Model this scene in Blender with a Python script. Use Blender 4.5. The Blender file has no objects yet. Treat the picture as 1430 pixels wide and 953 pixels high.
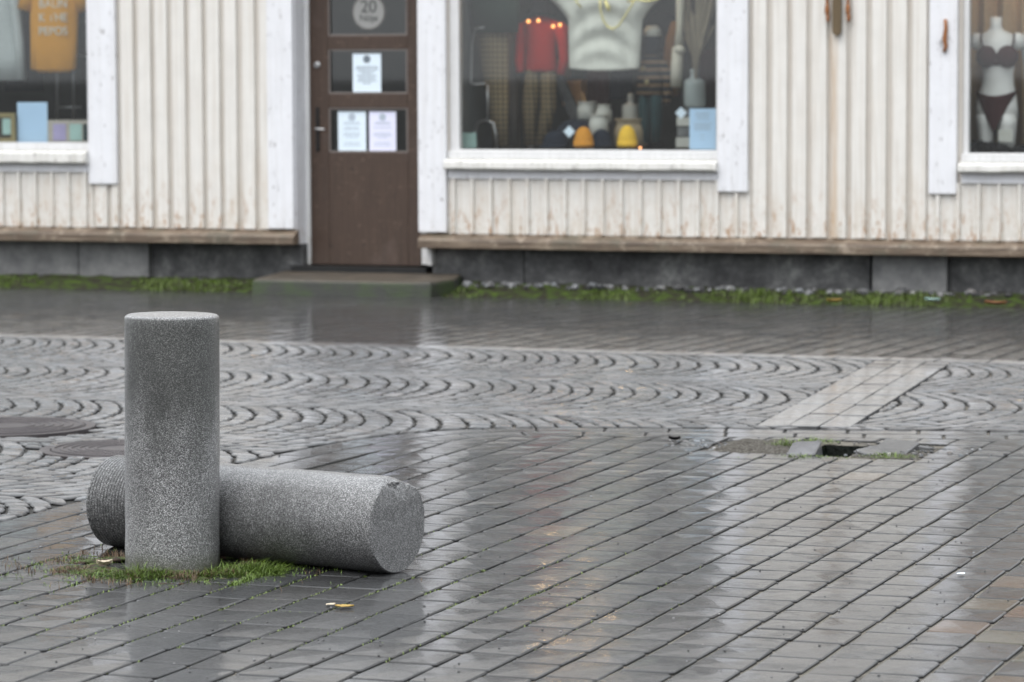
import bpy, bmesh, math, random
from mathutils import Vector, Matrix, noise
random.seed(11)
S = bpy.context.scene
COL = S.collection
R = math.radians

# ------------------------------------------------------------------ camera
F = 4550.0                     # focal length in photo pixels (photo 1430 x 953)
CAMH = 1.52
YAW = R(20.0)
PITCH = math.atan((476.5 - 108) / F)
ROLL = 0.004
fh = Vector((-math.sin(YAW), math.cos(YAW), 0)); rh = Vector((math.cos(YAW), math.sin(YAW), 0)); zz = Vector((0, 0, 1))
fw = fh * math.cos(PITCH) - zz * math.sin(PITCH)
up0 = zz * math.cos(PITCH) + fh * math.sin(PITCH)
rt = rh * math.cos(ROLL) - up0 * math.sin(ROLL)
up = up0 * math.cos(ROLL) + rh * math.sin(ROLL)
CP = -(24.5 * (fh + rh * ((510 - 715) / F))); CP.z = CAMH
cd = bpy.data.cameras.new('camera'); cam = bpy.data.objects.new('camera', cd); COL.objects.link(cam)
m = Matrix((rt, up, -fw)).transposed().to_4x4(); m.translation = CP
cam.matrix_world = m
cd.sensor_width = 36; cd.lens = F / 1430 * 36; cd.clip_start = 0.1; cd.clip_end = 2000
cd.dof.use_dof = True; cd.dof.focus_distance = 10.15; cd.dof.aperture_fstop = 5.2
S.camera = cam

# ------------------------------------------------------------------ light
w = bpy.data.worlds.new('World'); S.world = w; w.use_nodes = True
nt = w.node_tree; bg = nt.nodes['Background']
sky = nt.nodes.new('ShaderNodeTexSky'); sky.sky_type = 'NISHITA'; sky.sun_disc = False
SUN_EL, SUN_ROT = R(58), R(200)
sky.sun_elevation = SUN_EL; sky.sun_rotation = SUN_ROT; sky.air_density = 1.0; sky.dust_density = 1.2; sky.ozone_density = 0.6
hs = nt.nodes.new('ShaderNodeHueSaturation'); hs.inputs['Saturation'].default_value = 0.22     # overcast: grey sky
nt.links.new(sky.outputs[0], hs.inputs['Color']); tcw = nt.nodes.new('ShaderNodeTexCoord'); sxw = nt.nodes.new('ShaderNodeSeparateXYZ'); nt.links.new(tcw.outputs['Generated'], sxw.inputs[0])
ovr = nt.nodes.new('ShaderNodeMapRange'); nt.links.new(sxw.outputs['Z'], ovr.inputs[0])          # overcast: the sky overhead about 3x the horizon
ovr.inputs[1].default_value = 0; ovr.inputs[2].default_value = 1; ovr.inputs[3].default_value = 3.7; ovr.inputs[4].default_value = 14.0
cmb = nt.nodes.new('ShaderNodeVectorMath'); cmb.operation = 'MULTIPLY'; cmb.inputs[1].default_value = (.95, .985, 1.03); nt.links.new(ovr.outputs[0], cmb.inputs[0])
mxw = nt.nodes.new('ShaderNodeMix'); mxw.data_type = 'RGBA'; mxw.inputs[0].default_value = .9
nt.links.new(hs.outputs[0], mxw.inputs[6]); nt.links.new(cmb.outputs[0], mxw.inputs[7]); nt.links.new(mxw.outputs[2], bg.inputs['Color'])
bg.inputs['Strength'].default_value = 0.135
sl = bpy.data.lights.new('sun', 'SUN'); sl.energy = 1.0; sl.angle = R(40); sl.color = (1.0, 0.96, 0.92)
so = bpy.data.objects.new('sun', sl); COL.objects.link(so)
sd = Vector((math.sin(SUN_ROT) * math.cos(SUN_EL), math.cos(SUN_ROT) * math.cos(SUN_EL), math.sin(SUN_EL)))
so.rotation_euler = sd.to_track_quat('Z', 'Y').to_euler()
S.view_settings.view_transform = 'Standard'; S.view_settings.look = 'None'
S.view_settings.exposure = 0.85; S.view_settings.gamma = 1.0
S.render.engine = 'CYCLES'
S.cycles.use_denoising = True
S.cycles.max_bounces = 8; S.cycles.transparent_max_bounces = 12
S.cycles.caustics_reflective = False

# ------------------------------------------------------------------ pixel -> place helpers (real planes)
def ray(px, py): return fw + rt * ((px - 715) / F) + up * ((476.5 - py) / F)
def G(px, py, z=0.0):
    d = ray(px, py); t = (z - CP.z) / d.z
    return CP + d * t
def P(px, py, y=0.0):
    d = ray(px, py); t = (y - CP.y) / d.y
    return CP + d * t
def proj(v):
    d = Vector(v) - CP; z = d.dot(fw)
    return 715 + F * d.dot(rt) / z, 476.5 - F * d.dot(up) / z, z

# ------------------------------------------------------------------ object helpers
def tag(o, label=None, cat=None, group=None, kind=None):
    if label: o['label'] = label
    if cat: o['category'] = cat
    if group: o['group'] = group
    if kind: o['kind'] = kind
    return o
def empty(name, loc=(0, 0, 0), parent=None):
    o = bpy.data.objects.new(name, None); o.empty_display_size = .1; COL.objects.link(o); o.location = loc
    if parent: o.parent = parent
    return o
class MB:
    def __init__(s): s.v = []; s.f = []; s.c = None
    def add(s, vs, fs):
        b = len(s.v); s.v += [tuple(q) for q in vs]; s.f += [tuple(b + i for i in q) for q in fs]; return s
    def box(s, x0, x1, y0, y1, z0, z1):
        return s.add([(x0,y0,z0),(x1,y0,z0),(x1,y1,z0),(x0,y1,z0),(x0,y0,z1),(x1,y0,z1),(x1,y1,z1),(x0,y1,z1)],
                     [(0,3,2,1),(4,5,6,7),(0,1,5,4),(1,2,6,5),(2,3,7,6),(3,0,4,7)])
    def prism(s, prof, x0, x1):          # profile in (y,z), swept along x
        n = len(prof)
        return s.add([(x0, a, b) for a, b in prof] + [(x1, a, b) for a, b in prof],
                     [tuple(range(n))[::-1], tuple(range(n, 2 * n))] + [(i, (i + 1) % n, n + (i + 1) % n, n + i) for i in range(n)])
    def plate(s, pts, y0, y1):           # outline in (x,z), thick in y
        n = len(pts)
        return s.add([(a, y0, b) for a, b in pts] + [(a, y1, b) for a, b in pts],
                     [tuple(range(n)), tuple(range(n, 2 * n))[::-1]] + [((i + 1) % n, i, n + i, n + (i + 1) % n) for i in range(n)])
    def rings(s, rs, cap=True):
        n = len(rs[0]); b = len(s.v)
        for r in rs: s.v += [tuple(q) for q in r]
        for k in range(len(rs) - 1):
            for i in range(n):
                j = (i + 1) % n
                s.f.append((b + k*n + i, b + k*n + j, b + (k+1)*n + j, b + (k+1)*n + i))
        if cap:
            s.f.append(tuple(b + i for i in range(n))[::-1]); s.f.append(tuple(b + (len(rs)-1)*n + i for i in range(n)))
        return s
    def tube(s, pts, rad, n=8):
        pts = [Vector(p) for p in pts]; rs = []
        if not isinstance(rad, (list, tuple)): rad = [rad] * len(pts)
        for i, p in enumerate(pts):
            t = (pts[min(i + 1, len(pts) - 1)] - pts[max(i - 1, 0)]).normalized()
            a = t.orthogonal().normalized() if i == 0 else (pa - t * pa.dot(t)).normalized()
            pa = a; b = t.cross(a)
            rs.append([p + (a * math.cos(q) + b * math.sin(q)) * rad[i] for q in [2 * math.pi * k / n for k in range(n)]])
        return s.rings(rs)
    def lathe(s, prof, c=(0, 0, 0), n=24):
        return s.rings([[(c[0] + r * math.cos(2*math.pi*k/n), c[1] + r * math.sin(2*math.pi*k/n), c[2] + z) for k in range(n)] for r, z in prof])
    def ball(s, c, rx, ry, rz, n=12, wob=0, sd=0):
        rs = []
        for j in range(1, 8):
            th = math.pi * j / 8; r = []
            for k in range(n):
                a = 2 * math.pi * k / n; d = Vector((math.sin(th)*math.cos(a), math.sin(th)*math.sin(a), -math.cos(th)))
                q = 1 + (wob * noise.noise(d * 1.7 + Vector((sd, sd * .7, 0))) if wob else 0)
                r.append((c[0] + rx*d.x*q, c[1] + ry*d.y*q, c[2] + rz*d.z*q))
            rs.append(r)
        return s.rings(rs)
    def build(s, name, mat, parent=None, smooth=False, bevel=0, cols=None):
        me = bpy.data.meshes.new(name); me.from_pydata(s.v, [], s.f)
        if smooth: me.polygons.foreach_set('use_smooth', [True] * len(me.polygons))
        if cols is not None:
            at = me.color_attributes.new('tint', 'FLOAT_COLOR', 'POINT')
            at.data.foreach_set('color', [q for c in cols for q in (c[0], c[1], c[2], c[3] if len(c) > 3 else 1)])
        me.materials.append(mat); me.update()
        o = bpy.data.objects.new(name, me); COL.objects.link(o)
        if parent: o.parent = parent
        if bevel:
            md = o.modifiers.new('bevel', 'BEVEL'); md.width = bevel; md.segments = 2; md.limit_method = 'ANGLE'
            md.harden_normals = False
        return o

# ------------------------------------------------------------------ materials
class MT:
    def __init__(s, name, rough=.5, color=(.5, .5, .5), metal=0, spec=.5):
        s.m = bpy.data.materials.new(name); s.m.use_nodes = True; s.t = s.m.node_tree
        s.b = s.t.nodes['Principled BSDF']
        s.b.inputs['Roughness'].default_value = rough; s.b.inputs['Base Color'].default_value = (*color, 1)
        s.b.inputs['Metallic'].default_value = metal; s.b.inputs['Specular IOR Level'].default_value = spec
        s.tc = s.t.nodes.new('ShaderNodeTexCoord')
        s.geo = s.t.nodes.new('ShaderNodeNewGeometry')
    def n(s, kind, **kw):
        q = s.t.nodes.new(kind)
        for k, v in kw.items():
            if k.startswith('i_'): q.inputs[k[2:].replace('_', ' ')].default_value = v
            else: setattr(q, k, v)
        return q
    def l(s, a, b): s.t.links.new(a, b)
    def coord(s, scale=(1, 1, 1), world=True):
        mp = s.n('ShaderNodeMapping'); mp.inputs['Scale'].default_value = scale
        s.l(s.geo.outputs['Position'] if world else s.tc.outputs['Object'], mp.inputs['Vector']); return mp.outputs[0]
    def noise(s, scale, detail=4, rough=.55, cs=(1, 1, 1), world=True):
        q = s.n('ShaderNodeTexNoise'); q.inputs['Scale'].default_value = scale; q.inputs['Detail'].default_value = detail
        q.inputs['Roughness'].default_value = rough; s.l(s.coord(cs, world), q.inputs['Vector']); return q.outputs['Fac']
    def ramp(s, fac, stops):
        q = s.n('ShaderNodeValToRGB'); e = q.color_ramp.elements
        while len(e) > 1: e.remove(e[0])
        e[0].position = stops[0][0]; e[0].color = (*stops[0][1], 1) if isinstance(stops[0][1], tuple) else (stops[0][1],)*3 + (1,)
        for p, c in stops[1:]:
            k = e.new(p); k.color = (*c, 1) if isinstance(c, tuple) else (c, c, c, 1)
        s.l(fac, q.inputs[0]); return q.outputs[0]
    def mix(s, fac, a, b, mode='MIX'):
        q = s.n('ShaderNodeMix', data_type='RGBA', blend_type=mode)
        if isinstance(fac, (int, float)): q.inputs[0].default_value = fac
        else: s.l(fac, q.inputs[0])
        for v, i in ((a, 6), (b, 7)):
            if isinstance(v, tuple): q.inputs[i].default_value = (*v, 1)
            else: s.l(v, q.inputs[i])
        return q.outputs[2]
    def math(s, op, a, b=None):
        q = s.n('ShaderNodeMath', operation=op)
        for v, i in ((a, 0), (b, 1)):
            if v is None: continue
            if isinstance(v, (int, float)): q.inputs[i].default_value = v
            else: s.l(v, q.inputs[i])
        return q.outputs[0]
    def col(s, c): s.l(c, s.b.inputs['Base Color']); return s
    def rgh(s, c): s.l(c, s.b.inputs['Roughness']); return s
    def bump(s, h, dist=.002, strength=1.0, to='Normal'):
        q = s.n('ShaderNodeBump'); q.inputs['Distance'].default_value = dist; q.inputs['Strength'].default_value = strength
        s.l(h, q.inputs['Height']); s.l(q.outputs[0], s.b.inputs[to]); return q
def plain(name, c, rough=.6, metal=0, spec=.4, var=.25, sc=9):
    t = MT(name, rough, c, metal, spec)
    n_ = t.noise(sc, 5)
    t.col(t.mix(n_, tuple(q * (1 - var) for q in c), tuple(min(1, q * (1 + var)) for q in c)))
    t.bump(t.noise(sc * 9, 4), .001, .5)
    return t.m

def wet_stone(name, mult=1.0, wet=(.02, .15), coat=1.0, relief=.0006, spec=.2):
    t = MT(name, .5)
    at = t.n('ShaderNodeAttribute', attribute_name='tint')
    g1 = t.ramp(t.noise(420, 3, .7), [(.32, .5), (.5, 1.0), (.68, 1.8)])
    g2 = t.ramp(t.noise(5, 6, .65), [(.3, .78 * mult), (.7, 1.18 * mult)])
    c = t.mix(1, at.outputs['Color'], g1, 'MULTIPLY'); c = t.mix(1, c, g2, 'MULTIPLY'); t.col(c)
    t.rgh(t.ramp(t.noise(30, 4), [(.3, .45), (.7, .62)]))
    film = t.noise(3.2, 7, .62, (1, 1, 1))
    fr = t.ramp(film, [(.40, wet[0]), (.60, wet[1])])
    fine = t.ramp(t.noise(90, 5, .7), [(.35, -.0), (.7, .06)])
    t.l(t.math('ADD', fr, fine), t.b.inputs['Coat Roughness'])
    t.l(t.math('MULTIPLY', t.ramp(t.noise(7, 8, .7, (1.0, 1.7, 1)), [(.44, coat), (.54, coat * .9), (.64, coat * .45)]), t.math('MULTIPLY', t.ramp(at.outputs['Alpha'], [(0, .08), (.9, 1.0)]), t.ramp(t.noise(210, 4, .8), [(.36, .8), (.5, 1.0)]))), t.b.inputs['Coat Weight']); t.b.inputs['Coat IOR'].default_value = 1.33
    t.b.inputs['Specular IOR Level'].default_value = spec
    h = t.math('ADD', t.noise(260, 4, .7), t.math('MULTIPLY', t.noise(38, 4, .6), 1.4))
    t.bump(h, relief * 1.6, 1.0)
    h2 = t.math('ADD', t.noise(16, 5, .65), t.math('MULTIPLY', t.noise(120, 3, .6), .25))
    t.bump(h2, relief * .75, 1.0, 'Coat Normal')
    return t.m

def paint(name, base, dirty, rust=.5, peel=.0, low=0.9):
    t = MT(name, .45, base, spec=.4)
    streak = t.noise(1, 6, .6, (38, 38, 1.3))
    blot = t.noise(6, 6, .65)
    sep = t.n('ShaderNodeSeparateXYZ'); t.l(t.geo.outputs['Position'], sep.inputs[0])
    mr = t.n('ShaderNodeMapRange'); t.l(sep.outputs['Z'], mr.inputs[0]); mr.inputs[1].default_value = .3; mr.inputs[2].default_value = low
    mr.inputs[3].default_value = 1; mr.inputs[4].default_value = 0
    lowm = mr.outputs[0]
    d1 = t.ramp(streak, [(.45, 0.0), (.75, .55)])
    c = t.mix(d1, base, dirty)
    c = t.mix(t.ramp(blot, [(.35, 0.0), (.8, .35)]), c, tuple(q * .72 for q in base))
    sp = t.noise(1, 5, .75, (26, 26, 9))
    rm = t.math('MULTIPLY', t.ramp(sp, [(.52, 0.0), (.66, 1.0)]), t.math('MULTIPLY', t.math('POWER', lowm, 2.2), rust))
    c = t.mix(rm, c, (.36, .20, .10))
    gm = t.math('MULTIPLY', t.ramp(t.noise(14, 5, .6), [(.45, 0.0), (.7, .55)]), t.math('POWER', lowm, 3))
    c = t.mix(gm, c, (.34, .31, .24))
    if 'cream' in name or 'recess' in name:      # rusty run-off below the hanging ornament
        ox = t.math('ABSOLUTE', t.math('SUBTRACT', sep.outputs['X'], P(1165, 150).x))
        om = t.math('MULTIPLY', t.ramp(ox, [(.008, 1.0), (.045, 0.0)]), t.ramp(t.noise(1, 4, .6, (30, 30, 1.5)), [(.35, .15), (.65, .9)]))
        om = t.math('MULTIPLY', om, t.ramp(t.math('SUBTRACT', sep.outputs['Z'], 1.0), [(.78, 1.0), (.86, 0.0)]))
        c = t.mix(om, c, (.44, .30, .17))
        bl = t.math('MULTIPLY', t.ramp(t.noise(1, 5, .7, (7, 7, 2.0)), [(.5, 0.0), (.68, .45)]), t.math('POWER', lowm, .7)); c = t.mix(bl, c, (.50, .40, .29))
    if peel:
        pm = t.ramp(t.noise(1, 5, .7, (34, 34, 11)), [(.66 - peel * .05, 0.0), (.69, .8)])
        c = t.mix(pm, c, (.22, .2, .19))
    t.col(c); t.rgh(t.ramp(blot, [(.3, .34), (.7, .6)]))
    t.bump(t.math('ADD', t.noise(1, 5, .6, (150, 150, 9)), t.noise(60, 4, .6)), .0016, .7)
    return t.m

M = {}
M['stone'] = wet_stone('wet paving stone')
M['sett'] = wet_stone('wet granite sett', 1.0, (.04, .18), spec=.18, relief=.0009)
M['walkstone'] = wet_stone('wet pavement stone', .95, (.05, .14), relief=.0003, spec=.08)
M['siding'] = paint('cream painted boards', (.70, .68, .64), (.49, .43, .36), rust=1.7, low=.95)
M['backing'] = paint('weathered board recess', (.585, .55, .50), (.40, .33, .27), rust=1.3, low=1.0)
M['trim'] = paint('white trim paint', (.735, .74, .765), (.58, .57, .56), rust=.4, peel=1.1, low=.7)
M['sillwood'] = paint('worn sill paint', (.66, .65, .62), (.36, .34, .28), rust=.3, peel=1.6, low=.6)
M['frame'] = paint('grey white window frame', (.66, .66, .66), (.5, .5, .48), rust=.1)
# brown drip board
t = MT('weathered brown drip board', .5)
sep = t.n('ShaderNodeSeparateXYZ'); t.l(t.geo.outputs['Normal'], sep.inputs[0])
wc = t.ramp(t.noise(1, 6, .7, (3, 20, 50)), [(.3, (.05, .034, .023)), (.52, (.125, .09, .062)), (.75, (.32, .26, .19))])
c = t.mix(t.math('MULTIPLY', t.ramp(t.noise(5, 5, .6), [(.5, 0.0), (.68, .7)]), 1.0), wc, (.09, .085, .06))
c = t.mix(t.ramp(t.noise(9, 6, .7), [(.55, 0.0), (.72, .55)]), c, (.5, .42, .33))
t.col(c); t.bump(t.noise(1, 6, .7, (12, 90, 160)), .003, 1); M['drip'] = t.m
# foundation
t = MT('dark foundation concrete', .6)
c = t.ramp(t.noise(3.6, 10, .76), [(.36, (.014, .014, .015)), (.47, (.045, .045, .046)), (.56, (.085, .085, .085)), (.66, (.19, .19, .185))])
t.col(c); t.bump(t.noise(45, 6, .7), .006, .8); M['found'] = t.m
t = MT('pale foundation stone', .6)
c = t.ramp(t.noise(7, 8, .68), [(.3, (.085, .085, .088)), (.5, (.14, .14, .14)), (.7, (.21, .21, .205))]); t.col(c); t.bump(t.noise(55, 6, .7), .005, .8); M['found2'] = t.m
# door
t = MT('brown varnished door wood', .42)
c = t.ramp(t.noise(1, 7, .7, (60, 60, 2.2)), [(.25, (.034, .021, .014)), (.5, (.052, .031, .021)), (.8, (.09, .056, .038))])
c = t.mix(t.ramp(t.noise(3, 5, .6), [(.55, 0.0), (.75, .35)]), c, (.17, .13, .115))
c = t.mix(t.ramp(t.noise(1, 6, .8, (18, 18, 30)), [(.60, 0.0), (.66, .7)]), c, (.16, .11, .08)); c = t.mix(t.ramp(t.noise(15, 5, .7), [(.62, 0.0), (.68, .9)]), c, (.016, .010, .008))
t.col(c); t.bump(t.noise(1, 6, .7, (90, 90, 5)), .0015, .7); M['door'] = t.m
# glass
t = MT('window glass'); t.t.nodes.remove(t.b)
tr = t.n('ShaderNodeBsdfTransparent'); tr.inputs[0].default_value = (.93, .95, .95, 1)
gl = t.n('ShaderNodeBsdfGlossy'); gl.inputs['Roughness'].default_value = .02
fr = t.n('ShaderNodeLayerWeight'); fr.inputs[0].default_value = .5
fm = t.math('ADD', .07, t.math('MULTIPLY', t.math('POWER', fr.outputs['Facing'], 5.0), .9))
mx = t.n('ShaderNodeMixShader'); t.l(fm, mx.inputs[0]); t.l(tr.outputs[0], mx.inputs[1]); t.l(gl.outputs[0], mx.inputs[2])
t.l(mx.outputs[0], t.t.nodes['Material Output'].inputs[0]); M['glass'] = t.m
t = MT('bottle glass', .05, (.75, .82, .8)); t.b.inputs['Alpha'].default_value = .35; M['bottle'] = t.m
# granite
def granite(name, dark=1.0, stain=False, grain=2.2):
    t = MT(name, .48)
    a = t.noise(190 * grain, 3, .75, world=False); v = t.n('ShaderNodeTexVoronoi'); v.inputs['Scale'].default_value = 230 * grain
    t.l(t.coord(world=False), v.inputs['Vector'])
    sp = t.n('ShaderNodeSeparateColor'); t.l(v.outputs['Color'], sp.inputs[0])
    c1 = t.ramp(sp.outputs[0], [(0, .025 * dark), (.22, .045 * dark), (.28, .10 * dark), (.7, .155 * dark), (.78, .28 * dark), (1, .5 * dark)])
    c2 = t.ramp(a, [(.36, .6), (.5, 1.0), (.66, 1.35)])
    c = t.mix(1, c1, c2, 'MULTIPLY')
    b = t.ramp(t.noise(4, 7, .68, (1, 1, .6), world=False), [(.36, .62), (.5, .95), (.66, 1.15)]); c = t.mix(1, c, b, 'MULTIPLY')
    pit_ = t.ramp(t.noise(38, 5, .7, world=False), [(.66, 1.0), (.72, .35)]); c = t.mix(1, c, pit_, 'MULTIPLY')
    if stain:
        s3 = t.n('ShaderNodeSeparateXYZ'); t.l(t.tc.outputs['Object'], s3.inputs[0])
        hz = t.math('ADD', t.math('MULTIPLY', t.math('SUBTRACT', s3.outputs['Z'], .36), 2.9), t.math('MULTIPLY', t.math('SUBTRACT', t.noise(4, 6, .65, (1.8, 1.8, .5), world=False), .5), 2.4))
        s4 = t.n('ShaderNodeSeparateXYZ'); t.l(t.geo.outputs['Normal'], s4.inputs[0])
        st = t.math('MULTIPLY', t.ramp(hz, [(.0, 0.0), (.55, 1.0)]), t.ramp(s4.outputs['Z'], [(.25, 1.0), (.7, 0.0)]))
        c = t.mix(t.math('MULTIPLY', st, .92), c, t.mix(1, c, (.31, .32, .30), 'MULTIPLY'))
        c = t.mix(t.ramp(t.math('ADD', s3.outputs['Z'], t.math('MULTIPLY', t.noise(14, 4, .6, world=False), .08)), [(.06, .65), (.11, 0.0)]), c, (.05, .052, .028))
    t.col(c); t.bump(t.math('ADD', a, t.math('MULTIPLY', v.outputs['Distance'], .6)), .0022, .9)
    t.rgh(t.ramp(a, [(.3, .35), (.7, .6)])); t.b.inputs['Coat Weight'].default_value = .9; t.b.inputs['Coat Roughness'].default_value = .24; t.b.inputs['Coat IOR'].default_value = 1.33; return t.m
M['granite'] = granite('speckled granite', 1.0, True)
M['granite2'] = granite('speckled grey granite', .68)
M['granite3'] = granite('wet dark granite', .42, grain=1.3)
# bedding / soil
t = MT('wet sand and grit bedding', .55)
c = t.ramp(t.noise(160, 6, .75), [(.3, (.04, .037, .032)), (.5, (.12, .11, .09)), (.7, (.25, .225, .185))])
sx_ = t.n('ShaderNodeSeparateXYZ'); t.l(t.geo.outputs['Position'], sx_.inputs[0])        # sandy joints on the right half, mossy black ones on the left
mr_ = t.n('ShaderNodeMapRange'); t.l(sx_.outputs['X'], mr_.inputs[0]); mr_.inputs[1].default_value = G(560, 760).x; mr_.inputs[2].default_value = G(1050, 760).x; mr_.inputs[3].default_value = .14; mr_.inputs[4].default_value = -.1
c = t.mix(t.ramp(t.math('ADD', t.noise(2.1, 6, .65), mr_.outputs[0]), [(.43, 0.0), (.55, .9)]), c, (.014, .014, .013))
t.col(c); t.bump(t.noise(120, 6, .7), .006, 1); t.b.inputs['Coat Weight'].default_value = .15; t.b.inputs['Coat Roughness'].default_value = .4; t.b.inputs['Specular IOR Level'].default_value = .1; M['bed'] = t.m
t = MT('mossy soil', .8)
c = t.ramp(t.noise(14, 6, .7), [(.36, (.025, .022, .018)), (.49, (.036, .036, .02)), (.56, (.045, .075, .013)), (.72, (.09, .13, .022))])
t.col(c); t.bump(t.noise(70, 6, .7), .02, 1); t.b.inputs['Specular IOR Level'].default_value = .15; M['moss'] = t.m
t = MT('lichened stone step', .5)
c = t.ramp(t.noise(9, 7, .7), [(.3, (.035, .032, .026)), (.6, (.085, .068, .05)), (.8, (.15, .125, .095))])
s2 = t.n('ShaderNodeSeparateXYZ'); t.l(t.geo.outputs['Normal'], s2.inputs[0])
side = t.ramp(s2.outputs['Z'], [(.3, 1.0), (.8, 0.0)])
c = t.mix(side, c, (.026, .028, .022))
gm = t.ramp(t.noise(4.5, 5, .6), [(.44, 0.0), (.6, .9)])
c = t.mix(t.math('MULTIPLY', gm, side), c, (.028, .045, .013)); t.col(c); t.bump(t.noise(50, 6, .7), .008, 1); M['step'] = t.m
def leafm(name, a, b, rough=.55):
    t = MT(name, rough); oi = t.n('ShaderNodeAttribute', attribute_name='tint')
    c = t.mix(t.noise(60, 3), a, b); c = t.mix(1, c, oi.outputs['Color'], 'MULTIPLY'); t.col(c)
    t.b.inputs['Subsurface Weight'].default_value = 0; return t.m
M['grass'] = leafm('grass blades', (.06, .115, .016), (.13, .185, .035))
M['redmoss'] = leafm('reddish moss stems', (.075, .035, .02), (.13, .09, .04))
M['iron'] = plain('rusty cast iron', (.055, .048, .05), .38, .3, .5, .4, 14)
M['rust'] = plain('rusty iron', (.28, .12, .05), .7, .2, .3, .6, 60)
M['brass'] = plain('tarnished wood and brass', (.12, .085, .045), .45, .2, .5, .3, 30)
M['black'] = plain('black metal', (.02, .02, .02), .4, .4)
M['chrome'] = plain('grey steel', (.4, .4, .4), .3, .9, .5, .1)
M['paper'] = plain('white paper', (.72, .82, .90), .7, var=.03)
M['paper2'] = plain('lilac white paper', (.75, .76, .92), .7, var=.03)
M['bluepaper'] = plain('pale blue paper', (.50, .68, .88), .7, var=.04)
M['ink'] = plain('grey ink', (.16, .19, .22), .8, var=.1)
M['ink2'] = plain('faint grey ink', (.42, .48, .55), .8, var=.1)
M['dark'] = plain('dark interior paint', (.085, .09, .088), .9, var=.5, sc=2)
M['dark2'] = plain('dim interior wood', (.05, .04, .032), .7, var=.4, sc=4)
def cloth(name, c, var=.2): return plain(name, c, .95, 0, .15, var, 40)
M['mustard'] = cloth('mustard cotton', (.56, .25, .018)); M['greyshirt'] = cloth('pale grey knit', (.42, .45, .44))
M['red'] = cloth('red knit', (.42, .018, .014)); M['white'] = cloth('off white knit', (.60, .59, .52), .08)
M['navy'] = cloth('dark navy knit', (.012, .016, .026)); M['green'] = cloth('dark green cloth', (.022, .035, .026))
M['teal'] = cloth('dark teal cloth', (.02, .045, .048)); M['ochre'] = cloth('ochre cloth', (.25, .12, .03)); M['cream'] = cloth('cream scarf wool', (.45, .42, .34))
M['orangeknit'] = cloth('orange knit', (.60, .26, .035)); M['yellowknit'] = cloth('yellow knit', (.75, .46, .05))
M['bag'] = cloth('brown paper', (.30, .235, .15)); M['hair'] = cloth('black hat felt', (.01, .01, .012)); M['burg'] = cloth('burgundy lace', (.04, .013, .014))
M['skinform'] = plain('white display form', (.66, .64, .61), .35, var=.04); M['ceramic'] = plain('cream ceramic', (.5, .49, .44), .35, var=.1)
M['pampas'] = cloth('dried pampas', (.24, .20, .14)); M['curtain'] = cloth('tan curtain', (.62, .43, .25)); M['fur'] = cloth('dark fur', (.012, .011, .012))
M['boxwood'] = plain('light wood slats', (.48, .27, .11), .7, var=.2); M['gold'] = plain('gold frame', (.32, .26, .13), .4, .4)
M['lilac'] = plain('lilac print', (.38, .33, .52), .7); M['mint'] = plain('mint print', (.35, .5, .46), .7); M['beigecard'] = plain('beige card', (.42, .38, .33), .7)
M['goldfoil'] = plain('gold tinsel', (.85, .72, .28), .25, .6, .5, .2, 80)
t = MT('plaid wool', .95, spec=.1)
def wv(t, sc, ax):
    q = t.n('ShaderNodeTexWave', bands_direction=ax); q.inputs['Scale'].default_value = sc; q.inputs['Distortion'].default_value = .6
    t.l(t.coord(), q.inputs['Vector']); return q.outputs['Fac']
c = t.mix(t.ramp(wv(t, 9, 'X'), [(.3, 0.0), (.7, .7)]), (.24, .18, .095), (.085, .06, .04))
c = t.mix(t.ramp(wv(t, 8, 'Z'), [(.55, 0.0), (.8, .6)]), c, (.06, .05, .04)); t.col(c); M['plaid'] = t.m
t = MT('striped knit', .95, spec=.1)
c = t.mix(t.ramp(wv(t, 5.5, 'Z'), [(.6, 0.0), (.72, 1.0)]), (.014, .016, .02), (.20, .13, .075)); t.col(c); M['stripe'] = t.m
t = MT('warm bulb', .5); t.b.inputs['Emission Color'].default_value = (1, .33, .06, 1); t.b.inputs['Emission Strength'].default_value = 2.2; M['bulb'] = t.m
t = MT('sticker grey vinyl', .6, (.28, .28, .27)); M['sticker'] = t.m
M['leaf1'] = plain('yellow leaf', (.28, .18, .03), .5); M['leaf2'] = plain('pale dead leaf', (.42, .36, .27), .6); M['leaf3'] = plain('brown leaf', (.2, .08, .03), .5)
t = MT('roof tile', .6, (.08, .06, .055)); M['roof'] = t.m

# ================================================================== GROUND LEVELS
YK = G(715, 491).y          # far kerb inner edge
SL = .016
YW = -.30                   # where the pavement meets the verge
def zg(x, y): return -SL * max(0.0, min(y, .1) - (YK + .22)) if y > YK else 0.0
print('YK', YK, 'cam', CP)

pit_c = G(1168, 627); PX0, PX1, PY0, PY1 = pit_c.x - .10, pit_c.x + .10, pit_c.y - .21, pit_c.y + .19
BED = -.0085
xs = [-1500, PX0, PX1, 1500]; ys = [-1500, PY0, PY1, YK, YK + .22, 0.1, 1500]
g = MB()
for y in ys:
    for x in xs: g.v.append((x, y, zg(x, y) + BED))
for j in range(len(ys) - 1):
    for i in range(3):
        if i == 1 and j == 1: continue
        a = j * 4 + i; g.f.append((a, a + 1, a + 5, a + 4))
tag(g.build('ground', M['bed']), kind='structure')
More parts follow.
